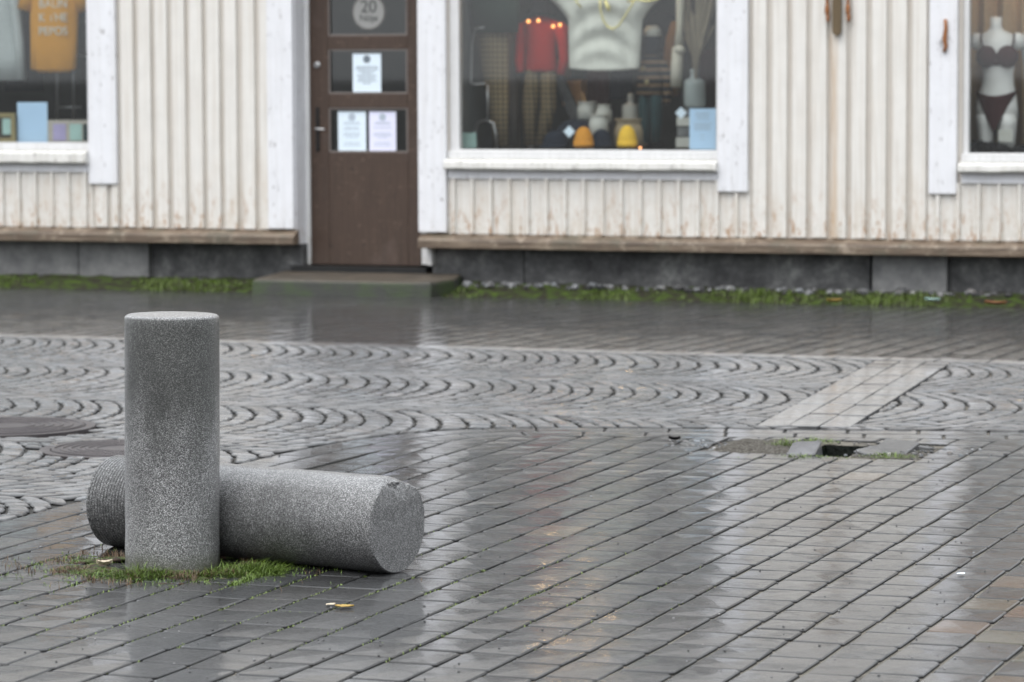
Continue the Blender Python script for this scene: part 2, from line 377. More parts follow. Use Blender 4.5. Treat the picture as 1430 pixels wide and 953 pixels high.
# the pit left by a lifted bollard
pt = MB(); d = -.30
T = [(PX0, PY0), (PX1, PY0), (PX1, PY1), (PX0, PY1)]; B = [(PX0 + .03, PY0 + .03), (PX1 - .03, PY0 + .03), (PX1 - .03, PY1 - .05), (PX0 + .03, PY1 - .05)]
pt.add([(x, y, BED) for x, y in T] + [(x, y, d) for x, y in B], [(0, 1, 5, 4), (1, 2, 6, 5), (2, 3, 7, 6), (3, 0, 4, 7), (4, 5, 6, 7)])
t = MT('dark pit soil', .7); t.col(t.ramp(t.noise(60, 6), [(.3, (.006, .007, .006)), (.7, (.018, .02, .018))])); t.bump(t.noise(60, 5), .01, 1); t.b.inputs['Specular IOR Level'].default_value = 0
tag(pt.build('pit', t.m), kind='structure')

# ------------------------------------------------------------------ stones
def stone_geo(q, z=0.0, tilt=.004, depth=.035, bev=.005, cut=.007, zf=None, inset=None):
    """q: four corners CCW in xy. returns verts, faces of one worn stone"""
    c = sum((Vector(p) for p in q), Vector((0, 0))) / 4
    tx, ty = random.gauss(0, tilt), random.gauss(0, tilt)
    o = []
    n = 4
    for i in range(4):
        p, a, b = Vector(q[i]), Vector(q[i - 1]), Vector(q[(i + 1) % 4])
        k = cut * random.uniform(.6, 1.6)
        o.append(p + (a - p).normalized() * k); o.append(p + (b - p).normalized() * k)
    def Z(p, dz): return z + (zf(p[0], p[1]) if zf else 0) + tx * (p[0] - c.x) + ty * (p[1] - c.y) + dz
    vs = [(p.x, p.y, Z(p, -depth)) for p in o] + [(p.x, p.y, Z(p, -bev * .8)) for p in o]
    inn = [p + (c - p).normalized() * (inset or bev * 1.3) * random.uniform(.75, 1.25) for p in o]
    vs += [(p.x, p.y, Z(p, 0)) for p in inn] + [(c.x, c.y, Z(c, bev * .25))]
    fs = []
    for r in (0, 8):
        for i in range(8):
            j = (i + 1) % 8; fs.append((r + i, r + j, r + 8 + j, r + 8 + i))
    for i in range(8): fs.append((16 + i, 16 + (i + 1) % 8, 24))
    return vs, fs
def ccw(q):
    a = sum(q[i][0] * q[(i + 1) % 4][1] - q[(i + 1) % 4][0] * q[i][1] for i in range(4))
    return q if a > 0 else q[::-1]
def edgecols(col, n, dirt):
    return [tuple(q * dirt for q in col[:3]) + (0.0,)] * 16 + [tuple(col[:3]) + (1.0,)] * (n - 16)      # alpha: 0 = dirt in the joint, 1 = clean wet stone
def pave(parent, quads, mat, name='stone', limit=300, dirt=.5, **kw):
    """quads: list of (quad, colour); the nearest visible ones become parts, the rest one stuff mesh"""
    L = []
    for q, col in quads:
        q = ccw([tuple(p) for p in q]); cx = sum(p[0] for p in q) / 4; cy = sum(p[1] for p in q) / 4
        x, y, z = proj((cx, cy, 0)); vis = (-25 < x < 1455 and y < 975 and z > 1)
        L.append(((0 if vis else 1, z), q, col))
    L.sort(key=lambda a: a[0]); rest = MB(); rc = []
    for i, (_, q, col) in enumerate(L):
        vs, fs = stone_geo(q, **kw)
        if i < limit:
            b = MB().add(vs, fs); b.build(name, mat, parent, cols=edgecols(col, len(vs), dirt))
        else:
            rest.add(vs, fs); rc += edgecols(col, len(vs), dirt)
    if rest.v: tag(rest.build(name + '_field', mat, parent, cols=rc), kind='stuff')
def grey(base, var=.18, warm=.02):
    k = base * random.uniform(1 - var, 1 + var); w_ = random.gauss(0, warm)
    return (k * (1 + w_), k, k * (1 - w_ * .8 + .01))
def inpoly(p, poly):
    x, y = p[0], p[1]; r = False; n = len(poly)
    for i in range(n):
        x1, y1 = poly[i]; x2, y2 = poly[(i + 1) % n]
        if (y1 > y) != (y2 > y) and x < (x2 - x1) * (y - y1) / (y2 - y1) + x1: r = not r
    return r

def snap(p, poly):
    best = None
    for i in range(len(poly)):
        a, b = Vector(poly[i]), Vector(poly[(i + 1) % len(poly)]); d = b - a
        t_ = max(0, min(1, (Vector(p) - a).dot(d) / max(1e-9, d.length_squared))); c = a + d * t_
        if best is None or (c - Vector(p)).length < best[0]: best = ((c - Vector(p)).length, c)
    return best[1]
def area(q): return abs(sum(q[i][0] * q[(i + 1) % 4][1] - q[(i + 1) % 4][0] * q[i][1] for i in range(4))) / 2
def clipq(q, poly, keep_inside):
    a0_ = area(q); q2 = [Vector(p) if inpoly(p, poly) == keep_inside else snap(p, poly) for p in q]
    return q2 if area(q2) > .28 * a0_ else None
# plaza border path (outer edge), from beyond the right of the picture round the corner to the left foreground
bp = [G(*p).to_2d() for p in [(1430, 603), (1250, 601), (1100, 599.5), (900, 598), (760, 597), (680, 598), (600, 602), (530, 609), (470, 618), (400, 632), (330, 649), (250, 668), (125, 696), (28, 722)]]
bp.insert(0, bp[0] + (bp[0] - bp[1]).normalized() * 5)
bp.append(bp[-1] + (bp[-1] - bp[-2]).normalized() * 7)
def resample(path, step, jit=0):
    out = [path[0]]; i = 0; cur = path[0]; need = step
    while i < len(path) - 1:
        d = (path[i + 1] - cur).length
        if d >= need: cur = cur + (path[i + 1] - cur) * (need / d); out.append(cur); need = step * random.uniform(1 - jit, 1 + jit)
        else: need -= d; i += 1; cur = path[i]
    return out
def norms(path):
    ns = []
    for i in range(len(path)):
        t_ = (path[min(i + 1, len(path) - 1)] - path[max(i - 1, 0)]).normalized(); ns.append(Vector((-t_.y, t_.x)))
    return ns
dense = resample(bp, .05)
for _ in range(6): dense = [dense[0]] + [(dense[i - 1] + dense[i] * 2 + dense[i + 1]) / 4 for i in range(1, len(dense) - 1)] + [dense[-1]]
def course(off0, off1, step, jit):
    pth = resample(dense, step, jit); ns = norms(pth); out = []
    for i in range(len(pth) - 1):
        g_ = .004
        a, b = pth[i], pth[i + 1]; dd = (b - a).normalized() * g_
        na, nb = ns[i], ns[i + 1]
        out.append([a + dd + na * (off0 + g_), b - dd + nb * (off0 + g_), b - dd + nb * (off1 - g_), a + dd + na * (off1 - g_)])
    return out
# decide the side that is inside the plaza
ctr = G(700, 800).to_2d(); k0 = len(dense) // 2; sgn = 1 if (ctr - dense[k0]).dot(norms(dense)[k0]) > 0 else -1
border = empty('plaza_border'); tag(border, kind='structure')
bq = []
for a_, b_, st in ((0, .155, .27), (.16, .315, .30)):
    for q in course(a_ * sgn, b_ * sgn, st, .15) if sgn > 0 else [[Vector(p) for p in q] for q in course(a_, b_, st, .15)]:
        bq.append((q, grey(.05, .2)))
if sgn < 0:
    bq = []
    for a_, b_, st in ((0, .155, .27), (.16, .315, .30)):
        pth = resample(dense, st, .15); ns = norms(pth)
        for i in range(len(pth) - 1):
            a, b = pth[i], pth[i + 1]; dd = (b - a).normalized() * .004; na, nb = -ns[i], -ns[i + 1]
            bq.append(([a + dd + na * (a_ + .004), b - dd + nb * (a_ + .004), b - dd + nb * (b_ - .004), a + dd + na * (b_ - .004)], grey(.05, .2)))
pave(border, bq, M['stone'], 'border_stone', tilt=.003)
inner = [p + n_ * (sgn * .32) for p, n_ in zip(dense, norms(dense))]
XR = bp[0].x
nearY = CP.y + 5.2
plaza_poly = [(p.x, p.y) for p in inner] + [(inner[-1].x, nearY - 3), (XR, nearY - 3)]
road_excl = [(p.x, p.y) for p in dense] + [(dense[-1].x, nearY - 3), (XR, nearY - 3)]
print('plaza corner', inner[-1], 'XR', XR)

# plaza rows run away from the camera, at right angles to the shop front
ROW = .1535
bol_c = G(241, 791.5); bol_c = Vector((bol_c.x, bol_c.y, 0))
plaza = empty('plaza_paving'); tag(plaza, kind='structure')
dist_c = pit_c
pq = []; joints = []
x = XR - 14
xmin = G(0, 740).x - 1.5
k = 0
while x < XR:
    if x > xmin:
        y = nearY - .6 + random.random() * .2
        wob = random.uniform(0, 6)
        while y < YK:
            L_ = random.choice((.16, .19, .2, .21, .22, .24)) * random.uniform(.94, 1.06)
            cy = y + L_ / 2; cx = x + ROW / 2
            def wx(yy, kk): return .007 * noise.noise(Vector((kk * .7, yy * .8, 3.3)))
            jx = random.uniform(.004, .008); jy = random.uniform(.0028, .005)
            q = [(x + jx + wx(y, k), y + jy + random.uniform(-.002, .002)), (x + ROW - jx + wx(y, k + 1), y + jy + random.uniform(-.002, .002)),
                 (x + ROW - jx + wx(y + L_, k + 1), y + L_ - jy), (x + jx + wx(y + L_, k), y + L_ - jy)]
            q = [(a + random.gauss(0, .0016), b + random.gauss(0, .0016)) for a, b in q]
            ins = sum(inpoly(p, plaza_poly) for p in q); ok = ins == 4
            if 0 < ins < 4:
                q2 = clipq(q, plaza_poly, True); ok = q2 is not None
                if ok: q = q2
            if ok:
                if abs(cx - dist_c.x + .03) < .5 and abs(cy - dist_c.y) < .24: ok = False
                if (Vector((cx, cy)) - bol_c.to_2d()).length < .20: ok = False
            if ok:
                px_, py_, _z = proj((cx, cy, 0))
                b_ = .033
                col = grey(b_, .22)
                if px_ > 1330 and py_ > 790 and random.random() < .55 * min(1, (px_ - 1330) / 80): col = (.066 * random.uniform(.8, 1.2), .050, .035)
                elif random.random() < .004: col = (.08, .068, .055)
                pq.append((q, col)); joints.append((x, y, L_))
            y += L_
    x += ROW; k += 1
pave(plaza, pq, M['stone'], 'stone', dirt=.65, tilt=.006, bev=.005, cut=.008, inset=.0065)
print('plaza stones', len(pq))

# ------------------------------------------------------------------ road of setts laid in arcs
road = empty('cobbled_road'); tag(road, kind='structure')
man = [(G(8, 599).to_2d(), .36), (G(168, 628).to_2d(), .30)]
sc = [G(1055, 598), G(1187, 600), G(1330, 508), G(1222, 506)]     # crossing strip corners
strip_poly = [(p.x, p.y) for p in sc]
BW = 1.62; RA = BW * .72; PITCHX = .108
def bulge(t_): return math.sqrt(RA * RA - t_ * t_)
rq = []
xl = P(0, 400).x - 2.0; xr = G(1430, 540).x + 2.0
for band in range(6):
    y1 = YK - .02 - band * BW; y0 = y1 - BW; ym = (y0 + y1) / 2
    x = xl - RA + random.random() * .1; kk = 0
    while x < xr:
        pw = PITCHX * random.uniform(.86, 1.16)
        s_ = -BW / 2 + .01
        ang = -math.asin((BW / 2) / RA); amax = -ang; ang += random.random() * .04
        while ang < amax - .03:
            da = random.uniform(.085, .14) / RA
            a2 = min(ang + da, amax)
            if amax - a2 < .035: a2 = amax
            t0, t1 = RA * math.sin(ang), RA * math.sin(a2)
            am = (ang + a2) / 2; nx, ny = math.cos(am), math.sin(am)
            g_ = .006 + .005 * random.random(); ga = .0035
            def pt_(xx, t_):
                vx, vy = xx + bulge(t_), ym + t_; q_ = Vector((vx * 1.1, vy * 1.3, 0))
                return Vector((vx + .035 * noise.noise(q_) + .008 * noise.noise(q_ * 5), vy + .03 * noise.noise(q_ + Vector((9, 0, 0)))))
            A = pt_(x, t0 + ga); Bq = pt_(x + pw, t0 + ga); Cq = pt_(x + pw, t1 - ga); D = pt_(x, t1 - ga)
            gi = Vector((g_ / max(.72, nx), 0))
            j = lambda: Vector((random.uniform(-.003, .003), random.uniform(-.003, .003)))
            q = [A + gi + j(), Bq - gi * .2 + j(), Cq - gi * .2 + j(), D + gi + j()]
            c_ = (A + Bq + Cq + D) / 4
            ok = c_.y < YK - .03 and all((c_ - mc).length > mr + .05 for mc, mr in man)
            for pl_ in (road_excl, strip_poly):
                if not ok: break
                ins = sum(inpoly(p_, pl_) for p_ in q)
                if ins == 4: ok = False
                elif ins: q = clipq(q, pl_, False); ok = q is not None
            if ok: rq.append((q, grey(.11, .32)))
            ang = a2
        x += pw; kk += 1
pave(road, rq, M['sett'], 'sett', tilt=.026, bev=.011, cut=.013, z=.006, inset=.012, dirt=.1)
print('setts', len(rq))
# crossing strip: three columns of long slabs
strip = empty('slab_strip'); tag(strip, kind='structure')
a0, a1, b1, b0 = [p.to_2d() for p in sc]
sq = []; nrow = 9
tt = [0]
for i in range(30):
    step_ = .145 if i < 6 else .07
    if tt[-1] + step_ > 1: break
    tt.append(tt[-1] + step_)
tt.append(1.0)
for i in range(len(tt) - 1):
    for c in range(3):
        o_ = .0 if c != 1 else .02
        u0, u1 = tt[i] + o_ * (i > 0), min(1, tt[i + 1] + o_)
        def pp(u, v): return (a0.lerp(b0, u)).lerp(a1.lerp(b1, u), v)
        e = .018; eu = .0035
        q = [pp(u0 + eu, (c + e * 1.2) / 3), pp(u0 + eu, (c + 1 - e * 1.2) / 3), pp(u1 - eu, (c + 1 - e * 1.2) / 3), pp(u1 - eu, (c + e * 1.2) / 3)]
        sq.append((q, grey(.13 if i < 6 else .07, .12)))
pave(strip, sq, M['stone'], 'slab', tilt=.004, bev=.004, z=.010)
# far kerb course and pavement
kerb = empty('kerb'); tag(kerb, kind='structure')
kq = []; x = xl - 1
while x < xr + 2:
    L_ = random.uniform(.24, .29)
    kq.append(([(x + .004, YK + .01), (x + L_ - .004, YK + .01), (x + L_ - .004, YK + .205), (x + .004, YK + .205)], grey(.13, .2)))
    x += L_
pave(kerb, kq, M['walkstone'], 'kerb_stone', tilt=.003, z=.006, bev=.006)
walk = empty('pavement'); tag(walk, kind='structure')
wq = []; x = xl - 1.0
while x < xr + 2.5:
    y = YK + .215 + random.random() * .02
    while y < YW - .1:
        L_ = random.choice((.18, .2, .22)) * random.uniform(.95, 1.05)
        wq.append(([(x + .007, y + .003), (x + ROW - .007, y + .003), (x + ROW - .007, y + L_ - .003), (x + .007, y + L_ - .003)], grey(.035, .18)))
        y += L_
    x += ROW
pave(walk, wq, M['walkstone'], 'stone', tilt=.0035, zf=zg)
print('walk', len(wq))
# verge: bumpy soil bank against the foundation
vb = MB(); nx_ = 260; nyy = 9; x0, x1 = xl - 1.5, xr + 4
zw = zg(0, -.1)
for j in range(nyy + 1):
    for i in range(nx_ + 1):
        xx = x0 + (x1 - x0) * i / nx_; v = j / nyy; yy = YW - .22 + v * .60
        e = .05 * noise.noise(Vector((xx * 2.3, 0, 5))) 
        h = zw + .075 * min(1, max(0, (v - .12) * 1.35)) ** .8 + .022 * noise.noise(Vector((xx * 7, yy * 9, 0))) * min(1, v * 4) + .012 * noise.noise(Vector((xx * 25, yy * 25, 1))) - (.02 if j == 0 else 0)
        vb.v.append((xx, yy + e * (1 - v), h))
for j in range(nyy):
    for i in range(nx_):
        a = j * (nx_ + 1) + i; vb.f.append((a, a + 1, a + nx_ + 2, a + nx_ + 1))
tag(vb.build('verge', M['moss'], smooth=True), kind='structure')
def pebble(mb, c, r, cols, col, flat=.7):
    n = 6; rs = []; a0 = random.random() * 6
    for th in (.5, 1.2, 1.9, 2.6):
        rs.append([(c[0] + r * math.sin(th) * math.cos(a0 + 2*math.pi*k/n) * random.uniform(.75, 1.2), c[1] + r * math.sin(th) * math.sin(a0 + 2*math.pi*k/n) * random.uniform(.75, 1.2), c[2] - r * flat * math.cos(th)) for k in range(n)])
    k0 = len(mb.v); mb.rings(rs); cols += [col] * (len(mb.v) - k0)
pm = wet_stone('wet pebble', 1, (.3, .5))
pb = MB(); pc = []
for i in range(520):
    xx = random.uniform(P(640, 380).x, x1) if random.random() < .85 else random.uniform(x0, x1)
    yy = random.uniform(-.16, .04); r = random.choice((.012, .016, .02, .03)) * random.uniform(.8, 1.4)
    k_ = random.choice((.04, .06, .09, .16)); pebble(pb, (xx, yy, zw + .06 + random.uniform(0, .02)), r, pc, grey(k_, .2))
tag(pb.build('pebbles', pm, cols=pc), 'wet grey pebbles along the foot of the dark foundation', 'pebbles', kind='stuff')

# ================================================================== BUILDING
bld = empty('shop_building', (0, 0, 0)); tag(bld, 'long wooden shop building with cream boards, white trims and dark stone foundation', 'building')
XL, XRB, ZT = P(0, 200).x - 3.5, P(1430, 200).x + 4.5, 6.4
def bx(name, mat, x0, x1, y0, y1, z0, z1, parent=bld, bevel=0): return MB().box(x0, x1, y0, y1, z0, z1).build(name, mat, parent, bevel=bevel)
X = lambda px, py=150, y=0: P(px, py, y).x
Z = lambda py, px=700, y=0: P(px, py, y).z
WT = 2.95                                      # top of the window openings
# openings: (x0,x1,z0)
lw = (X(124) - 2.1, X(124), Z(200, 60)); mw = (X(627), X(1003), Z(212, 800)); rw = (X(1344), X(1344) + 2.1, Z(217, 1390))
dx0, dx1 = X(412, 200) + .0005, X(596, 200)
zl, zr = Z(320, 300), Z(330, 900)              # bottom of the boarding
zd = 2.62
# core wall pieces (front face y = 0), leaving the openings free
edges = [(XL, lw[0]), (lw[1], dx0), (dx1, mw[0]), (mw[1], rw[0]), (rw[1], XRB)]
for a, b in edges: bx('wall', M['backing'], a, b, 0, .16, zr - .07, WT)
for o_ in (lw, mw, rw): bx('wall', M['backing'], o_[0], o_[1], 0, .16, zr - .07, o_[2] - .002)
bx('wall', M['backing'], XL, XRB, 0, .16, WT + .002, ZT)
bx('wall', M['trim'], dx0, dx1, .24, .30, zd, WT)
# room behind
bx('wall', M['dark'], XL, XRB, 3.4, 3.5, .0, WT + .1)
bx('wall', M['dark'], XL, XL + .1, .17, 3.38, .0, WT + .1); bx('wall', M['dark'], XRB - .1, XRB, .17, 3.38, .0, WT + .1)
bx('ceiling', M['dark'], XL, XRB, .162, 3.5, WT + .11, WT + .2)
bx('floor', M['dark2'], XL, XRB, .162, 3.39, .0, .05)
bx('wall', M['siding'], XL, XRB, 3.51, 3.6, -.1, ZT)
# display shelves behind the windows
for (o_, nm) in ((lw, 'l'), (mw, 'm'), (rw, 'r')):
    bx('display_shelf', M['dark2'], o_[0] - .05, o_[1] + .05, .17, 1.15, o_[2] - .06, o_[2] - .005)
for xx in (lw[1] + .06, dx1 + .12, mw[1] + .2): bx('partition', M['dark'], xx, xx + .04, .17, 3.3, .05, WT + .08)
# roof
MB().prism([(-.55, ZT - .08), (-.55, ZT + .04), (1.9, ZT + 1.5), (4.2, ZT + .04), (4.2, ZT - .08)], XL - .3, XRB + .3).build('roof', M['roof'], bld)

def boards(x0, x1, z0, z1, pitch=.1455, face=.103, off=0.0):
    x = x0 + off
    while x < x1 - .02:
        a, b = x + random.uniform(-.003, .003), min(x + face + random.uniform(-.004, .004), x1)
        MB().box(a, b, -.022 - random.uniform(0, .003), -.0005, z0 + random.uniform(0, .006), z1).build('siding_board', M['siding'], bld, bevel=.004)
        x += pitch
def battens(x0, x1, z0, z1, pitch=.1455, face=.024, off=.02):
    MB().box(x0, x1, -.008, -.0004, z0, z1).build('siding_panel', M['siding'], bld)
    x = x0 + off
    while x < x1 - .01:
        MB().box(x, min(x + face, x1), -.032, -.0085, z0 + random.uniform(0, .004), z1).build('batten', M['siding'], bld, bevel=.003)
        x += pitch
xa, xb = X(165), X(376)
boards(xa, xb, zl, WT + .12, off=.04)
battens(XL, X(131, 280), zl, Z(240, 60)); boards(X(131, 280) + .02, xa, zl, Z(257, 150) - .004, off=.0)
xc, xd = X(1047), X(1297)
boards(xc, xd, zr, WT + .12, off=.03)
battens(X(627, 290), X(1003, 290) + .24, zr, Z(250, 800), off=.035)
battens(xd + .002, XRB, zr, Z(257, 1390), off=.06)
boards(XL, lw[0] - .2, Z(240, 60) + .01, WT + .12)
boards(rw[1] + .2, XRB, Z(257, 1390) + .01, WT + .12)
boards(XL, XRB, WT + .26, ZT, off=.02)
MB().box(XL, XRB, -.045, -.0005, WT + .122, WT + .258).build('frieze_board', M['trim'], bld, bevel=.004)
# trims (vertical boards)
def trim(x0, x1, z0, z1=WT + .12, y=-.042, mat='trim'): return MB().box(x0, x1, y, -.0006, z0, z1).build('trim_board', M[mat], bld, bevel=.005)
trim(X(124) + .01, X(165), Z(257, 150)); trim(X(376), X(412, 200), zl + .01)
trim(X(586), X(625), zr + .01); trim(X(1004), X(1046), Z(268, 1025)); trim(X(1299), X(1338), Z(271, 1315))
trim(lw[0] - .2, lw[0] - .01, Z(257, 150)); trim(rw[1] + .01, rw[1] + .2, Z(271, 1315))
bx('trim_board', M['trim'], X(412, 200) + .001, X(586) - .001, -.042, -.0006, zd + .01, WT + .12)
# brown drip boards
def drip(x0, x1, z1):
    h = .012
    MB().prism([(-.0, z1 + .0), (-.085, z1 - .035), (-.095, z1 - .048), (-.095, z1 - .108), (.02, z1 - .108), (.02, z1)], x0, x1).build('drip_board', M['drip'], bld, bevel=.006)
drip(XL, X(413, 325, -.05), zl); drip(X(586, 330, -.05), XRB, zr)
# foundation
fz0 = -.2
def fblock(p0, p1, y, mat, zt):
    MB().box(P(p0, 370, y).x, P(p1, 370, y).x - .004, y, y + .25, fz0, zt).build('foundation_block', M[mat], bld, bevel=.008)
ztl, ztr = zl - .109, zr - .109
fblock(-600, 110, .06, 'found2', ztl); fblock(110, 208, .045, 'found2', ztl); fblock(208, 424, .10, 'found', ztl)
fblock(604, 732, .07, 'found', ztr); fblock(732, 1216, .066, 'found', ztr); fblock(1218, 1323, .03, 'found2', ztr); fblock(1325, 2250, .09, 'found', ztr)
bx('foundation_block', M['found'], XL, XRB, .36, .40, fz0, .17)

# windows
def window(o_, label, sill_top, sill_bot, flat_bot, fl, fr, glz):
    x0, x1, z0 = o_
    wn = empty('window', (0, 0, 0), bld)
    y0, y1 = .015, .085
    MB().box(x0, x0 + fl, y0, y1, z0, WT).build('frame', M['frame'], wn, bevel=.004)
    MB().box(x1 - fr, x1, y0, y1, z0, WT).build('frame', M['frame'], wn, bevel=.004)
    MB().box(x0 + fl, x1 - fr, y0, y1, z0, glz).build('frame', M['frame'], wn, bevel=.004)
    MB().box(x0 + fl, x1 - fr, y0, y1, WT - .06, WT).build('frame', M['frame'], wn, bevel=.004)
    MB().box(x0 + fl, x1 - fr, .048, .052, glz, WT - .06).build('pane', M['glass'], wn)
    MB().prism([(.014, sill_top + .055), (-.02, sill_top + .050), (-.02, sill_top + .001), (.014, sill_top + .001)], x0, x1).build('rail', M['frame'], wn)
    s = MB()
    nn = 60; prof = [(-.001, sill_top), (-.075, sill_top - .012), (-.095, sill_top - .028), (-.098, sill_bot + .012), (-.088, sill_bot), (-.001, sill_bot)]
    rs = []
    for i in range(nn + 1):
        xx = x0 - .01 + (x1 - x0 + .02) * i / nn
        rs.append([(xx, a + (.004 * noise.noise(Vector((xx * 9, b * 30, a * 40))) if a < -.01 else 0), b + (.006 * noise.noise(Vector((xx * 7, b * 9, 2))) if a < -.01 else 0)) for a, b in prof])
    s.rings(rs); s.build('sill', M['sillwood'], wn)
    MB().box(x0, x1, -.03, -.0007, flat_bot, sill_bot - .002).build('apron', M['trim'], wn, bevel=.003)
    return wn
window(lw, 'l', Z(209, 60), Z(228, 60), Z(240, 60), .05, .012, Z(203, 60, .05))
window(mw, 'm', Z(222, 800), Z(237.5, 800), Z(250.5, 800), X(640) - X(627), .02, Z(209.5, 800, .05))
window(rw, 'r', Z(226, 1390), Z(241, 1390), Z(256.5, 1390), X(1352) - X(1344), .05, Z(214, 1390, .05))

# door (recessed)
YD = .20
door = empty('door', (0, 0, 0), bld)
bx('reveal', M['trim'], X(412, 250) + .001, X(412, 250) + .010, -.002, YD, ztl + .0, zd)
bx('reveal', M['frame'], dx1 + .0, dx1 + .03, .001, YD, .12, zd)
ddx0, ddx1 = P(434, 250, YD).x, P(434, 250, YD).x + .90
bx('door_jamb', M['frame'], ddx0 - .045, ddx0 - .002, YD - .012, YD + .03, P(432, 369, YD).z, zd)
bx('door_jamb', M['frame'], P(593, 360, .16).x, P(593, 360, .16).x + .055, .10, .16, P(600, 369, .16).z, zd)
dz0 = P(500, 370, YD).z
bx('threshold', M['black'], ddx0 - .1, ddx1 + .1, YD - .16, YD + .1, dz0 - .065, dz0 - .006)
pan = [(P(0, 14, YD).z, 0)]
ys_ = [(P(510, 213, YD).z, P(510, 151, YD).z), (P(510, 131, YD).z, P(510, 69, YD).z), (P(510, 50, YD).z, P(510, -12, YD).z)]
ph = ys_[0][1] - ys_[0][0]
px0, px1 = P(459, 150, YD).x, P(569, 150, YD).x
def rail(z0, z1): MB().box(px0 - .001, px1 + .001, YD, YD + .045, z0, z1).build('rail', M['door'], door, bevel=.003)
MB().box(ddx0, px0 - .002, YD, YD + .046, dz0, zd).build('stile', M['door'], door, bevel=.003)
MB().box(px1 + .002, ddx1, YD, YD + .046, dz0, zd).build('stile', M['door'], door, bevel=.003)
rail(dz0, ys_[0][0]); rail(ys_[0][1], ys_[1][0]); rail(ys_[1][1], ys_[2][0]); rail(ys_[2][1], zd)
for a, b in ys_:
    MB().box(px0, px1, YD + .022, YD + .026, a, b).build('pane', M['glass'], door)
    bd = MB()
    e = .012
    bd.box(px0, px1, YD + .004, YD + .02, a, a + e); bd.box(px0, px1, YD + .004, YD + .02, b - e, b)
    bd.box(px0, px0 + e, YD + .004, YD + .02, a + e, b - e); bd.box(px1 - e, px1, YD + .004, YD + .02, a + e, b - e)
    bd.build('glazing_bead', plain('grey glazing bead', (.16, .14, .13), .5), door)
# door furniture
c = P(443, 91, YD); lk = MB(); lk.rings([[(c.x + r * math.cos(a), yy, c.z + r * math.sin(a)) for a in [2*math.pi*k/20 for k in range(20)]] for r, yy in ((.026, YD - .001), (.026, YD - .008), (.02, YD - .013), (.008, YD - .015))]); lk.build('lock', M['chrome'], door)
c = P(444, 180, YD); hb = MB().box(c.x - .014, c.x + .014, YD - .008, YD - .001, P(444, 212, YD).z, P(444, 150, YD).z); hb.build('handle_plate', M['black'], door, bevel=.003)
hd = MB(); hz = P(444, 180, YD).z; hd.tube([(c.x, YD - .008, hz), (c.x, YD - .05, hz), (c.x + .02, YD - .06, hz), (c.x + .08, YD - .06, hz - .004)], .008, 10); hd.build('handle', M['chrome'], door)
kh = MB(); kh.ball((c.x, YD - .01, P(444, 207, YD).z), .014, .008, .018, 12); kh.build('lock', M['black'], door)

# door step
st = MB()
zs = P(470, 391, -.55).z; zsb = zg(0, -.6) - .05
fy = -.62; by = .25
def sx(px, y): return P(px, 385, y).x
top = [(sx(352, fy), fy), (sx(540, fy), fy - .01), (sx(598, fy), fy + .05), (sx(634, -.3), -.27), (sx(640, -.0), .10), (sx(408, by), .10)]
zt_ = [zs, zs, zs, zs + .012, zs + .02, zs + .02]
n = len(top); off = .02
st.add([(a, b - off if b < -.1 else b, zsb) for a, b in top] + [(a, b, z_ - .02) for (a, b), z_ in zip(top, zt_)] + [(a + (.012 if i in (0, 5) else -.012), b + (.012 if b < 0 else 0), z_) for i, ((a, b), z_) in enumerate(zip(top, zt_))],
       [(i, (i + 1) % n, n + (i + 1) % n, n + i) for i in range(n)] + [(n + i, n + (i + 1) % n, 2*n + (i + 1) % n, 2*n + i) for i in range(n)] + [tuple(range(2*n, 3*n))])
so_ = st.build('stone_step', M['step'], bevel=.035); tag(so_, 'low worn stone step with green mossy edge below the brown door', 'step')

# notices on the door and windows
def notice(name, x0, x1, z0, z1, y, mat, lines, label, cat, group=None, head=True, ink='ink'):
    o = empty(name, ((x0 + x1) / 2, y, z0)); tag(o, label, cat, group)
    def L(v): v.location = (-(x0 + x1) / 2, -y, -z0); return v
    L(MB().box(x0, x1, y - .0015, y, z0, z1).build('sheet', M[mat], o))
    p = MB(); W_ = x1 - x0; H_ = z1 - z0
    if head:
        cx, cz = (x0 + x1) / 2, z1 - H_ * .14; r = W_ * .13
        p.plate([(cx + r * math.cos(a), cz + r * math.sin(a)) for a in [-2*math.pi*k/16 for k in range(16)]], y - .003, y - .0018)
    for f_, wd in lines:
        zc = z1 - H_ * f_; xx = (x0 + x1) / 2 - W_ * wd / 2; e_ = xx + W_ * wd
        while xx < e_:
            ww = random.uniform(.06, .16) * W_; p.box(xx, min(xx + ww, e_), y - .003, y - .0018, zc - H_ * .011, zc + H_ * .011); xx += ww + .03 * W_
    tag(L(p.build('print', M[ink], o)), kind='stuff'); return o
yn = YD + .0215
def dn(p0, p1, y0, y1, *a, **k):
    A, B_ = P(p0, y1, yn), P(p1, y0, yn); return notice('notice', A.x, B_.x, A.z, B_.z, yn, *a, **k)
dn(493, 532, 75, 131, 'paper', [(.33, .72), (.38, .8), (.44, .6), (.5, .4), (.56, .7), (.62, .55), (.68, .66), (.74, .3)], 'white notice with round black emblem alone in the middle door pane', 'notice')
dn(472.5, 511, 156, 212, 'paper', [(.27, .5), (.31, .6), (.40, .45), (.44, .6), (.54, .55), (.59, .6), (.64, .4), (.78, .55), (.84, .6)], 'bluish white notice at left in the lowest door pane', 'notice', ink='ink2')
dn(516, 553, 156, 212, 'paper2', [(.27, .5), (.31, .6), (.40, .65), (.54, .6), (.59, .7), (.64, .4), (.78, .55), (.84, .6)], 'lilac tinted notice at right in the lowest door pane', 'notice', ink='ink2')
